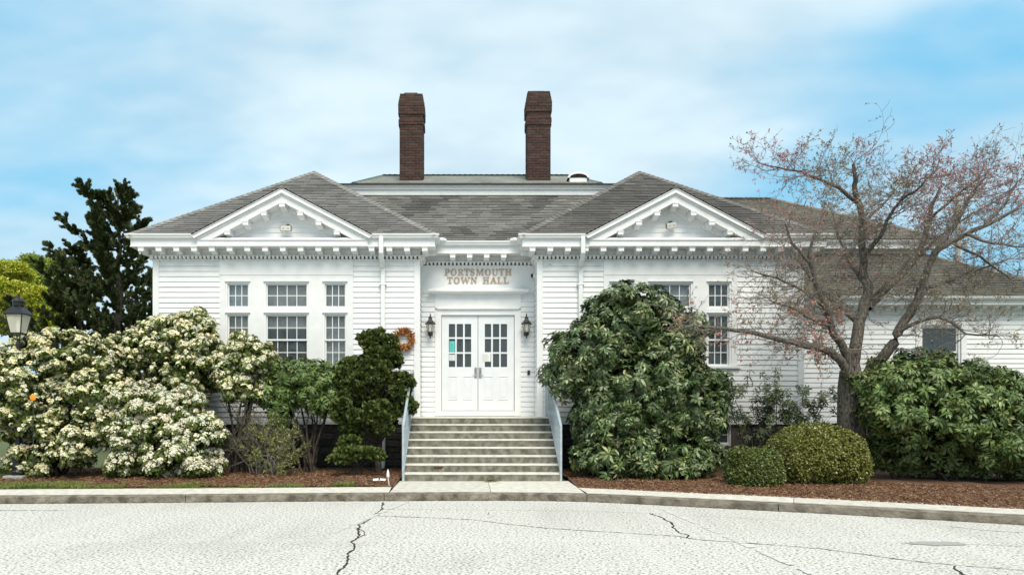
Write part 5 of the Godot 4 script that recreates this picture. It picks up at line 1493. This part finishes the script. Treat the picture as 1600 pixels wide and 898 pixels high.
func twiggy(called: String, label: String, foot: Vector3, heads: Array, n_leaf: int, seed_: int, m: Material, lm: ArrayMesh, lmat: Material, kids := 3, levels := 2):
	var t := thing(called, label, "shrub", foot)
	var rng := RandomNumberGenerator.new(); rng.seed = seed_
	var tips := []
	for hd in heads:
		var b := MB.new()
		var base := Vector3(rng.randf_range(-0.15, 0.15), 0, rng.randf_range(-0.1, 0.1))
		var e: Vector3 = hd[0] - foot
		var line := bend(base, e, 5, 0.07, rng, hd[1])
		b.tube(line, taper(6, 0.018, 0.007), 5)
		for i in range(2, 6):
			for k in 2: grow(b, tips, line[i], ((e - base).normalized() * 0.4 + rand_dir(rng)).normalized(), rng.randf_range(0.22, 0.42), 0.006, levels, rng, 0.05, 0.4, kids)
		put(b.done(), m, "stem", t)
	var pts := []
	for q in tips:
		if pts.size() < n_leaf: pts.append([q[0] + foot, q[1]])
	scatter(t, [lm], [lmat], pts, 0.2, 0.7, 1.3, "", "foliage", 0, seed_ + 1)
	return t

func plants():
	# cream and white flowering shrubs on the left
	flowering("rounded cream flowering bush at far left around the lamp post", Vector3(-8.779, 0.087, -15.600), [[Vector3(-9.52, 2.14, -15.70), Vector3(1.09, 0.90, 0.85)], [Vector3(-8.47, 2.67, -15.90), Vector3(1.07, 0.66, 0.85)], [Vector3(-7.95, 1.76, -15.70), Vector3(0.90, 0.84, 0.85)], [Vector3(-9.05, 1.40, -15.60), Vector3(0.89, 0.74, 0.85)], [Vector3(-8.21, 0.96, -15.50), Vector3(0.81, 0.64, 0.80)], [Vector3(-10.94, 1.88, -16.20), Vector3(0.98, 1.19, 1.00)], [Vector3(-9.02, 2.91, -15.90), Vector3(0.69, 0.41, 0.60)], [Vector3(-9.17, 1.73, -15.05), Vector3(0.57, 0.81, 0.40)], [Vector3(-8.99, 0.59, -15.50), Vector3(0.67, 0.35, 0.60)]], 3500, 1500, 150, 1100, CREAM)
	flowering("low white flowering bush at the front centre of the flowering group", Vector3(-6.509, 0.070, -15.500), [[Vector3(-6.91, 1.71, -15.80), Vector3(0.79, 0.47, 0.70)], [Vector3(-6.18, 1.49, -15.80), Vector3(0.60, 0.55, 0.65)], [Vector3(-5.69, 1.04, -15.50), Vector3(0.54, 0.46, 0.60)], [Vector3(-6.91, 1.06, -15.50), Vector3(0.59, 0.46, 0.65)], [Vector3(-7.55, 1.39, -15.80), Vector3(0.55, 0.55, 0.60)], [Vector3(-6.20, 0.65, -15.30), Vector3(0.58, 0.40, 0.60)], [Vector3(-7.02, 0.51, -15.30), Vector3(0.42, 0.29, 0.50)], [Vector3(-5.50, 0.51, -15.30), Vector3(0.37, 0.29, 0.45)], [Vector3(-6.44, 1.12, -15.50), Vector3(0.54, 0.40, 0.60)]], 2500, 1300, 150, 1200, WHITE_F)
	flowering("tall cream flowering bush behind, rising to the left windows", Vector3(-6.691, 0.073, -16.800), [[Vector3(-6.85, 3.06, -16.90), Vector3(0.91, 0.67, 0.70)], [Vector3(-6.08, 2.82, -16.80), Vector3(0.49, 0.73, 0.60)], [Vector3(-7.58, 2.89, -16.90), Vector3(0.64, 0.61, 0.70)], [Vector3(-6.47, 2.33, -16.80), Vector3(0.90, 0.58, 0.70)], [Vector3(-6.29, 3.47, -16.90), Vector3(0.59, 0.38, 0.50)]], 1700, 1100, 100, 1300, CREAM)
	flowering("small open flowering tree with bare dark stems under the left windows", Vector3(-5.052, 0.076, -16.300), [[Vector3(-4.83, 2.79, -16.30), Vector3(0.56, 0.40, 0.50)], [Vector3(-5.20, 2.38, -16.40), Vector3(0.37, 0.40, 0.40)], [Vector3(-4.54, 2.79, -16.30), Vector3(0.34, 0.37, 0.35)], [Vector3(-4.91, 2.09, -16.20), Vector3(0.48, 0.28, 0.40)]], 620, 420, 80, 1400, CREAM, 0.045)
	# the rest of the left bed
	rhododendron("light green rhododendron with open bare stems below, under the left windows", Vector3(-3.486, 0.057, -16.500), [[Vector3(-3.74, 2.35, -16.60), Vector3(0.80, 0.34, 0.70)], [Vector3(-4.31, 2.00, -16.50), Vector3(0.37, 0.37, 0.45)], [Vector3(-3.05, 2.20, -16.60), Vector3(0.49, 0.40, 0.60)], [Vector3(-3.50, 1.96, -16.50), Vector3(0.71, 0.26, 0.50)], [Vector3(-4.12, 1.66, -16.40), Vector3(0.34, 0.26, 0.35)], [Vector3(-3.19, 1.74, -16.40), Vector3(0.48, 0.26, 0.40)], [Vector3(-4.36, 2.31, -16.50), Vector3(0.26, 0.23, 0.30)]], 1250, 150, 1500, RHODO_PALE, 0.13, 1.0, "broadleaf evergreens round the entrance")
	var hl := [[Vector3(-2.00, 3.01, -16.30), Vector3(0.37, 0.42, 0.40)], [Vector3(-1.81, 2.45, -16.30), Vector3(0.51, 0.48, 0.55)], [Vector3(-2.36, 2.30, -16.20), Vector3(0.42, 0.48, 0.50)], [Vector3(-1.58, 1.95, -16.30), Vector3(0.37, 0.54, 0.50)], [Vector3(-2.17, 1.60, -16.20), Vector3(0.53, 0.39, 0.55)], [Vector3(-2.58, 1.71, -16.10), Vector3(0.33, 0.36, 0.40)], [Vector3(-1.78, 1.32, -16.20), Vector3(0.34, 0.28, 0.40)], [Vector3(-2.37, 1.21, -16.10), Vector3(0.31, 0.22, 0.35)]]
	cypress("hinoki_cypress", "dark dense hinoki cypress left of the entrance steps", Vector3(-1.948, 0.076, -16.300), clumps(hl, 135, 0.155, 1601), 9000, 1600, HINOKI, 0.085, Vector3(-2.004, 3.152, -16.300), 0.08)
	cypress("dwarf_cypress", "small low cypress with flat yellow green tiers beside the steps", Vector3(-2.391, 0.114, -15.600), [[Vector3(-2.40, 0.71, -15.60), Vector3(0.41, 0.11, 0.35)], [Vector3(-2.62, 0.58, -15.50), Vector3(0.30, 0.09, 0.30)], [Vector3(-2.08, 0.69, -15.50), Vector3(0.32, 0.11, 0.30)], [Vector3(-2.50, 0.92, -15.70), Vector3(0.24, 0.12, 0.25)], [Vector3(-1.88, 0.63, -15.50), Vector3(0.16, 0.07, 0.20)]], 900, 1650, [Color(0.09, 0.13, 0.03), Color(0.13, 0.17, 0.04), Color(0.06, 0.09, 0.02)], 0.075, Vector3(-2.404, 0.925, -15.600), 0.035)
	var grey_leaf := tuft(1701, 5, 0.03, 0.035, 0.008, [Color(0.10, 0.115, 0.05), Color(0.14, 0.14, 0.07), Color(0.07, 0.08, 0.035)])
	twiggy("twiggy_shrub", "sparse grey twiggy shrub low before the dark foundation", Vector3(-4.699, 0.057, -16.200), [[Vector3(-5.330, 1.249, -16.200), 0.15], [Vector3(-4.970, 1.458, -16.400), 0.1], [Vector3(-4.445, 1.318, -16.300), 0.12], [Vector3(-4.017, 0.907, -16.000), 0.2], [Vector3(-5.025, 0.774, -15.900), 0.2], [Vector3(-4.514, 0.916, -15.800), 0.25], [Vector3(-3.762, 0.506, -15.800), 0.3]], 900, 1700, M.grey_twig, grey_leaf, M.scale_leaf)
	var lime := tuft(1711, 8, 0.04, 0.06, 0.008, [Color(0.20, 0.22, 0.06), Color(0.26, 0.27, 0.09), Color(0.15, 0.17, 0.05)])
	twiggy("broom_shrub", "feathery yellow green broom clump beside the twiggy shrub", Vector3(-4.078, 0.132, -15.700), [[Vector3(-4.282, 0.920, -15.700), 0.05], [Vector3(-4.025, 0.790, -15.600), 0.08], [Vector3(-3.782, 0.628, -15.600), 0.1], [Vector3(-4.160, 0.687, -15.500), 0.1]], 500, 1710, M.grey_twig, lime, M.scale_leaf)
	# right of the steps
	rhododendron("huge rounded rhododendron right of the entrance steps", Vector3(3.671, 0.048, -16.000), [[Vector3(3.55, 3.48, -16.10), Vector3(1.09, 0.92, 1.10)], [Vector3(2.74, 2.76, -16.00), Vector3(0.97, 0.86, 1.10)], [Vector3(4.32, 2.99, -16.10), Vector3(0.86, 0.92, 1.10)], [Vector3(3.72, 2.01, -15.90), Vector3(1.54, 1.02, 1.35)], [Vector3(4.54, 1.60, -15.80), Vector3(1.01, 0.90, 1.20)], [Vector3(3.15, 1.39, -15.80), Vector3(0.90, 0.85, 1.20)], [Vector3(3.44, 0.76, -15.60), Vector3(1.03, 0.62, 1.10)], [Vector3(4.48, 0.68, -15.60), Vector3(0.81, 0.54, 1.00)], [Vector3(2.15, 2.40, -15.90), Vector3(0.50, 0.47, 0.70)], [Vector3(5.17, 2.12, -15.80), Vector3(0.41, 0.38, 0.60)], [Vector3(2.78, 0.61, -15.30), Vector3(0.58, 0.45, 0.70)], [Vector3(4.11, 0.51, -15.30), Vector3(0.87, 0.40, 0.80)]], 4600, 290, 1800, RHODO, 0.145, 1.05, "broadleaf evergreens round the entrance")
	rhododendron("wide spreading rhododendron at the right edge, under the dogwood", Vector3(9.804, 0.155, -14.900), [[Vector3(8.90, 2.12, -14.90), Vector3(0.98, 0.59, 1.00)], [Vector3(10.06, 1.88, -14.80), Vector3(1.10, 0.62, 1.10)], [Vector3(11.16, 1.41, -14.90), Vector3(0.90, 0.88, 1.10)], [Vector3(8.46, 1.60, -14.70), Vector3(0.66, 0.53, 0.80)], [Vector3(9.48, 1.41, -14.60), Vector3(1.16, 0.58, 1.00)], [Vector3(10.42, 0.97, -14.50), Vector3(0.75, 0.55, 0.90)], [Vector3(9.34, 2.52, -15.20), Vector3(0.53, 0.34, 0.60)], [Vector3(8.94, 0.87, -15.30), Vector3(0.69, 0.53, 0.70)], [Vector3(10.00, 0.74, -15.20), Vector3(1.05, 0.55, 0.80)], [Vector3(11.07, 0.77, -14.70), Vector3(0.76, 0.51, 0.80)]], 3900, 280, 1900, RHODO_PALE, 0.14, 1.0, "broadleaf evergreens round the entrance")
	var lax := [Vector3(6.145, 1.776, -16.900), Vector3(6.545, 1.600, -16.800), Vector3(7.011, 2.109, -16.800), Vector3(7.418, 1.818, -16.800), Vector3(6.796, 1.600, -16.700), Vector3(7.735, 1.672, -16.700), Vector3(8.097, 1.774, -16.700), Vector3(5.926, 1.527, -16.900)]
	var heads := []
	for p in lax: heads.append([p, 0.05])
	twiggy("young_rhododendron", "thin leggy evergreen showing the clapboards behind the boxwoods", Vector3(6.982, 0.029, -16.800), heads, 420, 1950, M.dark_bark, whorl(1951, 7, 0.10, 0.018, 0.1, 0.4, RHODO), M.leaf, 2, 2)
	boxwood("small square clipped boxwood nearest the pavement", Vector3(5.404, 0.132, -13.900), [[Vector3(5.39, 0.50, -13.90), Vector3(0.48, 0.36, 0.48)], [Vector3(5.19, 0.41, -14.00), Vector3(0.28, 0.34, 0.42)], [Vector3(5.66, 0.38, -13.90), Vector3(0.26, 0.31, 0.42)], [Vector3(5.17, 0.70, -13.90), Vector3(0.26, 0.20, 0.36)], [Vector3(5.63, 0.64, -13.90), Vector3(0.26, 0.20, 0.36)], [Vector3(5.35, 0.35, -13.80), Vector3(0.45, 0.26, 0.42)]], 3600, 2000, [Color(0.15, 0.19, 0.045), Color(0.215, 0.255, 0.065), Color(0.09, 0.122, 0.03)])
	boxwood("large round olive green boxwood between small boxwood and dogwood", Vector3(6.748, 0.090, -14.300), [[Vector3(6.73, 0.69, -14.40), Vector3(0.82, 0.60, 0.85)], [Vector3(7.18, 0.58, -14.30), Vector3(0.50, 0.52, 0.75)], [Vector3(6.28, 0.60, -14.40), Vector3(0.42, 0.55, 0.75)], [Vector3(6.79, 0.98, -14.40), Vector3(0.70, 0.34, 0.70)], [Vector3(7.26, 0.86, -14.30), Vector3(0.32, 0.32, 0.60)]], 7000, 2010, [Color(0.15, 0.16, 0.032), Color(0.21, 0.215, 0.052), Color(0.10, 0.112, 0.026)])
	dogwood()
	# trees beyond the lawn at left
	cedar(Vector3(-12.156, 1.330, -26.000), Vector3(-12.291, 9.209, -26.000), 2100, "tall dark ragged cedar behind the left wing", 1.15)
	cedar(Vector3(-14.594, 1.309, -28.000), Vector3(-14.885, 7.612, -28.000), 2150, "shorter dark cedar left of the tall one", 0.5)
	var spring := [Color(0.42, 0.46, 0.04), Color(0.50, 0.51, 0.06), Color(0.33, 0.38, 0.035), Color(0.52, 0.51, 0.09)]
	broadleaf("yellow green spring tree at the far left edge", Vector3(-29.714, 1.184, -48.000), [[Vector3(-29.42, 9.00, -48.00), Vector3(2.16, 2.08, 2.20)], [Vector3(-31.58, 8.25, -48.00), Vector3(1.87, 2.08, 2.00)], [Vector3(-28.34, 7.83, -48.00), Vector3(1.50, 1.66, 1.60)]], 12000, 2200, spring, 0.13, 0.3)
	broadleaf("light green tree behind, between yellow tree and cedars", Vector3(-33.243, 1.098, -58.000), [[Vector3(-33.54, 11.34, -58.00), Vector3(1.51, 2.31, 2.20)], [Vector3(-35.15, 11.64, -58.00), Vector3(1.51, 1.91, 2.00)], [Vector3(-32.39, 10.14, -58.00), Vector3(1.21, 2.11, 1.80)]], 10000, 2300, [Color(0.28, 0.36, 0.06), Color(0.34, 0.41, 0.10), Color(0.22, 0.29, 0.05)], 0.14, 0.3)

# bare trees across the road behind the camera, mirrored in the window glass
func street_trees():
	for q in [[-13.0, 20.0, 3301, "bare street tree across the road, mirrored in the left windows"], [-4.5, 25.0, 3302, "bare street tree across the road, mirrored in the door glass"], [11.0, 21.0, 3303, "bare street tree across the road, mirrored in the right windows"]]:
		var t := thing("bare_tree", q[3], "tree", Vector3(q[0], -0.05, q[1]), "bare trees across the road")
		var rng := RandomNumberGenerator.new(); rng.seed = q[2]
		var b := MB.new()
		var line := bend(Vector3(0, -0.1, 0), Vector3(rng.randf_range(-0.4, 0.4), 4.2, 0.2), 6, 0.1, rng)
		b.tube(line, taper(7, 0.34, 0.22), 10); put(b.done(), M.bark, "trunk", t)
		for i in 6:
			b = MB.new(); var tips := []
			var g := TAU * i / 6 + rng.randf()
			grow(b, tips, line[6 - i % 3], Vector3(cos(g) * 0.8, 1.0, sin(g) * 0.8).normalized(), 3.4, 0.13, 4, rng, 0.05, 0.25, 3)
			put(b.done(), M.twig, "limb", t)

# upright conifer with upswept ragged boughs
func cedar(foot: Vector3, top: Vector3, seed_: int, label: String, spread: float):
	foot.y = 0.1
	var t := thing("cedar_tree", label, "tree", foot, "dark cedars behind the left wing")
	var rng := RandomNumberGenerator.new(); rng.seed = seed_
	var b := MB.new()
	var line := bend(Vector3(0, -0.1, 0), top - foot, 10, 0.08, rng)
	b.tube(line, taper(11, 0.24, 0.02), 9); put(b.done(), M.dark_bark, "trunk", t)
	var high := top.y - foot.y
	var pts := []
	for i in 46:
		var f := 0.14 + 0.86 * pow(i / 45.0, 0.9)
		var s := line[0].lerp(line[10], f) as Vector3
		var g := i * 2.4 + rng.randf_range(-0.5, 0.5)
		var reach := spread * minf(1.0 + 3.0 * (1.0 - f), 6.5 * (1.0 - f) + 0.25) * rng.randf_range(0.45, 1.25)
		var e := s + Vector3(cos(g), 0, sin(g)) * reach + Vector3(0, reach * rng.randf_range(0.35, 0.95), 0)
		var bl := bend(s, e, 5, 0.05, rng, -0.12 * reach)
		b = MB.new(); b.tube(bl, taper(6, 0.045 * (1.1 - f), 0.008), 5); put(b.done(), M.dark_bark, "bough", t)
		var along := (e - s).normalized()
		# feathery side branchlets, longest near the trunk, each set with sprays
		for k in int(12 * reach) + 6:
			var q := pow(rng.randf(), 0.75)
			var at := (bl[int(q * 4.98)] as Vector3).lerp(bl[int(q * 4.98) + 1], fposmod(q * 4.98, 1.0))
			var sd := (rand_dir(rng) * Vector3(1, 0.6, 1) + along * 0.9 + Vector3(0, 0.15, 0)).normalized()
			var ln := (0.2 + 0.5 * (1.0 - q)) * rng.randf_range(0.6, 1.2) * (0.6 + 0.4 * spread)
			for j in 13:
				var p := at + sd * ln * (j + 0.5) / 13.0 + rand_dir(rng) * 0.03
				pts.append([p + foot, (sd + along * 0.3 + rand_dir(rng) * 0.4).normalized()])
	scatter(t, [spray(seed_, 0.15, 0.012, [Color(0.048, 0.072, 0.022), Color(0.072, 0.10, 0.026), Color(0.032, 0.05, 0.018), Color(0.11, 0.125, 0.035)])], [M.scale_leaf], pts, 0.0, 0.6, 1.3, "", "foliage", 0, seed_ + 1, 0.15)

# ------------------------------------------------------------------ ground cover and small things
func litter():
	var rng := RandomNumberGenerator.new(); rng.seed = 3001
	# bark chips and needles on the beds
	var chip := MB.new()
	chip.box(Vector3.ZERO, Vector3(0.05, 0.006, 0.011), Color.WHITE)
	var mm := MultiMesh.new(); mm.transform_format = MultiMesh.TRANSFORM_3D; mm.use_colors = true; mm.mesh = chip.done()
	var list := []
	while list.size() < 26000:
		var x := rng.randf_range(-9.4, 12.5)
		if x > -1.42 and x < 2.14: continue
		var z0 := kerb_pt(x, 1.0, 0.0).z
		if x < 2.0: z0 -= bed_edge(x)
		var dep := pow(rng.randf(), 1.6) * 3.2
		var z := z0 - dep
		if z < -17.6: continue
		var r := (z0 - z) / (z0 + 17.95)
		var y := 0.133 + 0.07 * smoothstep(0.0, 0.25, r) + rng.randf_range(0.0, 0.025)
		var tf := Transform3D(Basis(Vector3.UP, rng.randf() * TAU) * Basis(Vector3.FORWARD, rng.randf_range(-0.5, 0.5)) * Basis.from_scale(Vector3(rng.randf_range(0.5, 1.6), rng.randf_range(0.6, 1.5), rng.randf_range(0.5, 1.5))), Vector3(x, y, z))
		list.append(tf)
	mm.instance_count = list.size()
	var cols := [Color(0.205, 0.105, 0.056), Color(0.13, 0.062, 0.034), Color(0.27, 0.15, 0.085), Color(0.09, 0.046, 0.028), Color(0.33, 0.23, 0.15)]
	for i in list.size():
		mm.set_instance_transform(i, list[i]); mm.set_instance_color(i, cols[rng.randi_range(0, 4)])
	var g := MultiMeshInstance3D.new(); g.multimesh = mm; g.material_override = M.chip; g.name = numbered("bark_mulch"); add_child(g, true)
	tag(g, "loose reddish bark chips lying on the beds", "mulch"); g.set_meta("kind", "stuff")
	# grass
	var bl := MB.new()
	for i in 7:
		var a := rng.randf() * TAU; var d := Vector3(cos(a) * 0.35, 1, sin(a) * 0.35).normalized()
		var p := Vector3(rng.randf_range(-0.03, 0.03), 0, rng.randf_range(-0.03, 0.03)); var sd := d.cross(rand_dir(rng)).normalized() * 0.004
		var l := rng.randf_range(0.05, 0.10)
		bl.quad(p - sd, p + sd, p + d * l * 0.6 + sd * 0.8, p + d * l * 0.6 - sd * 0.8, Color(0.10, 0.15, 0.03)); bl.tri(p + d * l * 0.6 - sd * 0.8, p + d * l * 0.6 + sd * 0.8, p + d * l + Vector3(cos(a), 0, sin(a)) * 0.02, Color(0.15, 0.2, 0.05))
	mm = MultiMesh.new(); mm.transform_format = MultiMesh.TRANSFORM_3D; mm.use_colors = true; mm.mesh = bl.done()
	list = []
	var nz := noise(3002, 0.9, 3)
	var tries := 0
	while list.size() < 15000 and tries < 200000:
		tries += 1
		var x := rng.randf_range(-16.0, -2.2) if rng.randf() < 0.85 else rng.randf_range(8.0, 16.0)
		var p := kerb_pt(x, 1.02, 0.0)
		var dep := rng.randf() * (5.0 if x < -9.4 or x > 0 else bed_edge(x) + 0.35)
		if x > 0:
			if dep < 3.0: continue
			p = Vector3(x, 0, -15.3 - dep * 0.2)
		if x > -9.4 and x < 0 and nz.get_noise_2d(x * 1.3, dep) < lerpf(-0.35, 0.12, clampf((x + 9.4) / 3.0, 0, 1)): continue
		list.append(Vector3(x, 0.116, p.z - dep))
	mm.instance_count = list.size()
	for i in list.size():
		mm.set_instance_transform(i, Transform3D(Basis(Vector3.UP, rng.randf() * TAU) * Basis.from_scale(Vector3.ONE * rng.randf_range(0.6, 1.2)), list[i]))
		var k := rng.randf_range(0.7, 1.3)
		mm.set_instance_color(i, Color(k * rng.randf_range(0.9, 1.4), k, k * rng.randf_range(0.8, 1.3)))
	g = MultiMeshInstance3D.new(); g.multimesh = mm; g.material_override = M.scale_leaf; g.name = numbered("grass"); add_child(g, true)
	tag(g, "short patchy grass along the pavement edge", "grass"); g.set_meta("kind", "stuff")
	# white path marker by the steps
	var t := thing("garden_marker", "small white pointed garden marker on a stake left of the steps", "marker", Vector3(-1.52, 0.13, -14.15))
	var b := MB.new(); b.tube([Vector3(0.03, -0.05, 0), Vector3(0, 0.2, 0)], [0.012, 0.012], 8, Color.WHITE, true); put(b.done(), mat(lin(0.6, 0.56, 0.48), 0.6), "stake", t)
	b = MB.new(); b.lathe([[0.0, 0.17], [0.026, 0.18], [0.03, 0.22], [0.022, 0.28], [0.0, 0.34]], 8); put(b.done(), M.sash, "pointed_head", t)
	t = thing("plant_label", "low white plant label lying flat beside the garden marker", "plant label", Vector3(-1.72, 0.17, -14.6))
	for q in [[-0.09, 0.25], [0.05, -0.2]]:
		b = MB.new(); b.soft(Vector3.ZERO, Vector3(0.11, 0.012, 0.05), 0.003); var o := put(b.done(), M.sash, "tag", t, Vector3(q[0], 0.05, 0)); o.rotation = Vector3(0.9, q[1], q[1] * 0.5)
	b = MB.new(); b.tube([Vector3(-0.02, -0.06, -0.01), Vector3(-0.02, 0.05, -0.01)], [0.006, 0.006], 6); put(b.done(), M.sash, "stake", t)
	# weed at the foot of the steps
	t = thing("weed", "yellow green weed growing at the foot of the steps", "weed", Vector3(0.47, 0.15, -14.93))
	b = MB.new()
	for i in 46:
		var a := rng.randf() * TAU; var d := Vector3(cos(a), rng.randf_range(0.15, 1.1), absf(sin(a)) * 0.7).normalized()
		var k := rng.randf_range(0.7, 1.2)
		leaf(b, Vector3(rng.randf_range(-0.12, 0.12), 0.0, rng.randf_range(0.0, 0.08)), d, Vector3.UP, rng.randf_range(0.06, 0.15), 0.012, 0.4, Color(0.32 * k, 0.30 * k, 0.09 * k))
	put(b.done(), M.scale_leaf, "weed_leaves", t, Vector3.ZERO, "stuff")
	# orange reflector in the flowering bush
	t = thing("orange_reflector", "round orange reflector on a stake inside the far left flowering bush", "reflector", Vector3(-8.60, 0.13, -14.62))
	b = MB.new(); b.tube([Vector3(0, -0.1, -0.01), Vector3(0, 1.72, -0.01)], [0.008, 0.008], 6); put(b.done(), M.dark, "stake", t)
	b = MB.new(); b.lathe([[0.0, -0.012], [0.06, -0.012], [0.066, 0.0], [0.055, 0.012], [0.0, 0.02]], 16); var oo := put(b.done(), mat(lin(0.75, 0.26, 0.01), 0.3), "disc", t, Vector3(0, 1.71, 0)); oo.rotation.x = PI / 2
	# power pole and wires beyond the annex
	var foot := Vector3(26.6, 0.0, -40.0)
	t = thing("utility_pole", "pale grey utility pole behind the dogwood at right", "utility pole", foot)
	b = MB.new(); b.tube([Vector3(0, -0.3, 0), Vector3(0, 6, 0), Vector3(0, 13.4, 0)], [0.19, 0.17, 0.13], 10, Color.WHITE, true); put(b.done(), M.pole, "pole", t)
	b = MB.new(); b.soft(Vector3(0, 12.9, 0.1), Vector3(2.0, 0.10, 0.1), 0.02); put(b.done(), M.pole, "crossarm", t)
	for k in 2:
		var a := foot + Vector3(-0.8 + 1.6 * k, 13.0, 0.1)
		var e := Vector3(24.0 + 3.0 * k, 11.6, -8.0)
		var pts := []
		for i in 17:
			var f := i / 16.0
			pts.append(a.lerp(e, f) - Vector3(0, 1.1 * sin(PI * f), 0))
		b = MB.new(); b.tube(pts, taper(17, 0.016, 0.016), 5)
		var wv := put(b.done(), M.dark, "power_line", self)
		tag(wv, ["upper thin black power line at the right edge of the sky", "lower thin black power line at the right edge of the sky"][k], "wire", "power lines at right")

# ------------------------------------------------------------------ sky
func sky_image() -> Image:
	var w := 1536; var h := 768
	var im := Image.create(w, h, false, Image.FORMAT_RGBF)
	var n1 := noise(901, 0.9, 5); var n2 := noise(902, 2.4, 6); var n3 := noise(903, 8.0, 4)
	# [azimuth, elevation, half widths] of the clearer gaps, degrees
	var gaps := [[-27.0, 16.5, 15.0, 4.0, 0.52], [-33.0, 11.0, 11.0, 4.0, 0.42], [-32.0, 24.0, 10.0, 4.0, 0.35], [23.0, 15.2, 6.5, 2.4, 0.75], [34.5, 20.5, 9.0, 3.4, 0.85], [39.0, 25.5, 5.0, 4.0, 0.6], [36.0, 8.5, 11.0, 4.5, 0.8], [28.0, 23.5, 7.0, 2.2, 0.4]]
	for j in h:
		var el := PI * (0.5 - (j + 0.5) / h)
		var y := sin(el); var ce := cos(el)
		var up := maxf(y, 0.0)
		var air := Color(0.20, 0.57, 0.86).lerp(Color(0.31, 0.68, 0.89), pow(1.0 - up, 4.0))
		for i in w:
			var az := wrapf(TAU * (i + 0.5) / w, -PI, PI)          # the image's left edge lies towards -z
			var dx := sin(az) * ce; var dz := -cos(az) * ce
			var k := 1.0 / (up + 0.22)
			var n := n3.get_noise_3d(dx * k * 0.6, 0.1, dz * k)
			var a := n1.get_noise_3d(dx * k * 0.55, 0.3, dz * k * 1.0); var b := n2.get_noise_3d(dx * k * 0.5 + 3.0, 0.7, dz * k * 0.9)
			var cover := 0.90 + 0.46 * a + 0.42 * b + 0.16 * n
			var azd := rad_to_deg(az); var eld := rad_to_deg(el)
			for g in gaps:
				var q := Vector2((azd - g[0]) / g[2], (eld - g[1]) / g[3]).length_squared()
				if q < 6.0: cover -= g[4] * exp(-q * 0.9) * (0.9 + 1.1 * b + 0.5 * a)
			cover = clampf(cover, 0.03, 1.0)
			cover = cover * cover * (3 - 2 * cover)
			var white := Color(0.72, 0.86, 0.93) * (1.0 + 0.18 * b + 0.10 * a + 0.05 * n)
			im.set_pixel(i, j, air.lerp(white, cover * 0.92))
	return im

func _ready():
	# camera: level, lens shifted up and a little to the right
	var cam := Camera3D.new()
	cam.projection = Camera3D.PROJECTION_FRUSTUM
	cam.near = 0.1; cam.far = 2000.0
	cam.size = 0.1 * 898.0 / 1155.0
	cam.frustum_offset = Vector2(0.1 * 70.0 / 1155.0, 0.1 * 191.0 / 1155.0)
	cam.position = Vector3(0, 1.6, 0)
	cam.name = "camera"; add_child(cam); cam.current = true
	# sky and a hazy, soft sun high behind the camera
	var env := Environment.new()
	env.background_mode = Environment.BG_SKY
	var sky := Sky.new(); var pano := PanoramaSkyMaterial.new()
	pano.panorama = ImageTexture.create_from_image(sky_image())
	pano.energy_multiplier = 0.4
	sky.sky_material = pano; env.sky = sky
	env.tonemap_mode = Environment.TONE_MAPPER_LINEAR
	env.tonemap_exposure = 2.65
	env.sdfgi_enabled = true; env.ssao_enabled = true; env.ssil_enabled = true
	var we := WorldEnvironment.new(); we.environment = env; we.name = "world_environment"; add_child(we)
	var sun := DirectionalLight3D.new()
	sun.light_energy = 0.5; sun.light_angular_distance = 32.0; sun.light_color = Color(1.0, 0.955, 0.885)
	sun.shadow_enabled = true; sun.name = "sun"
	sun.rotation_degrees = Vector3(-53, 12, 0); add_child(sun)
	make_materials()
	M.stone_plain = tri_mat(grain_image(128, 0.05, 4, 61, Color(0.2, 0.2, 0.2), Color(0.36, 0.36, 0.35), 1.6), 0.5, 0.9)
	ground()
	hall = thing("town_hall", "white clapboard town hall with two pedimented wings, grey shingle roofs and two brick chimneys", "town hall", Vector3(0.27, 0, -17.85))
	build_wing(-1.0); build_wing(1.0)
	build_entry(); build_annex()
	downspout(-2.30); downspout(2.46)
	build_steps(); build_fittings(); street_lamp()
	plants()
	street_trees()
	litter()
	print("built")
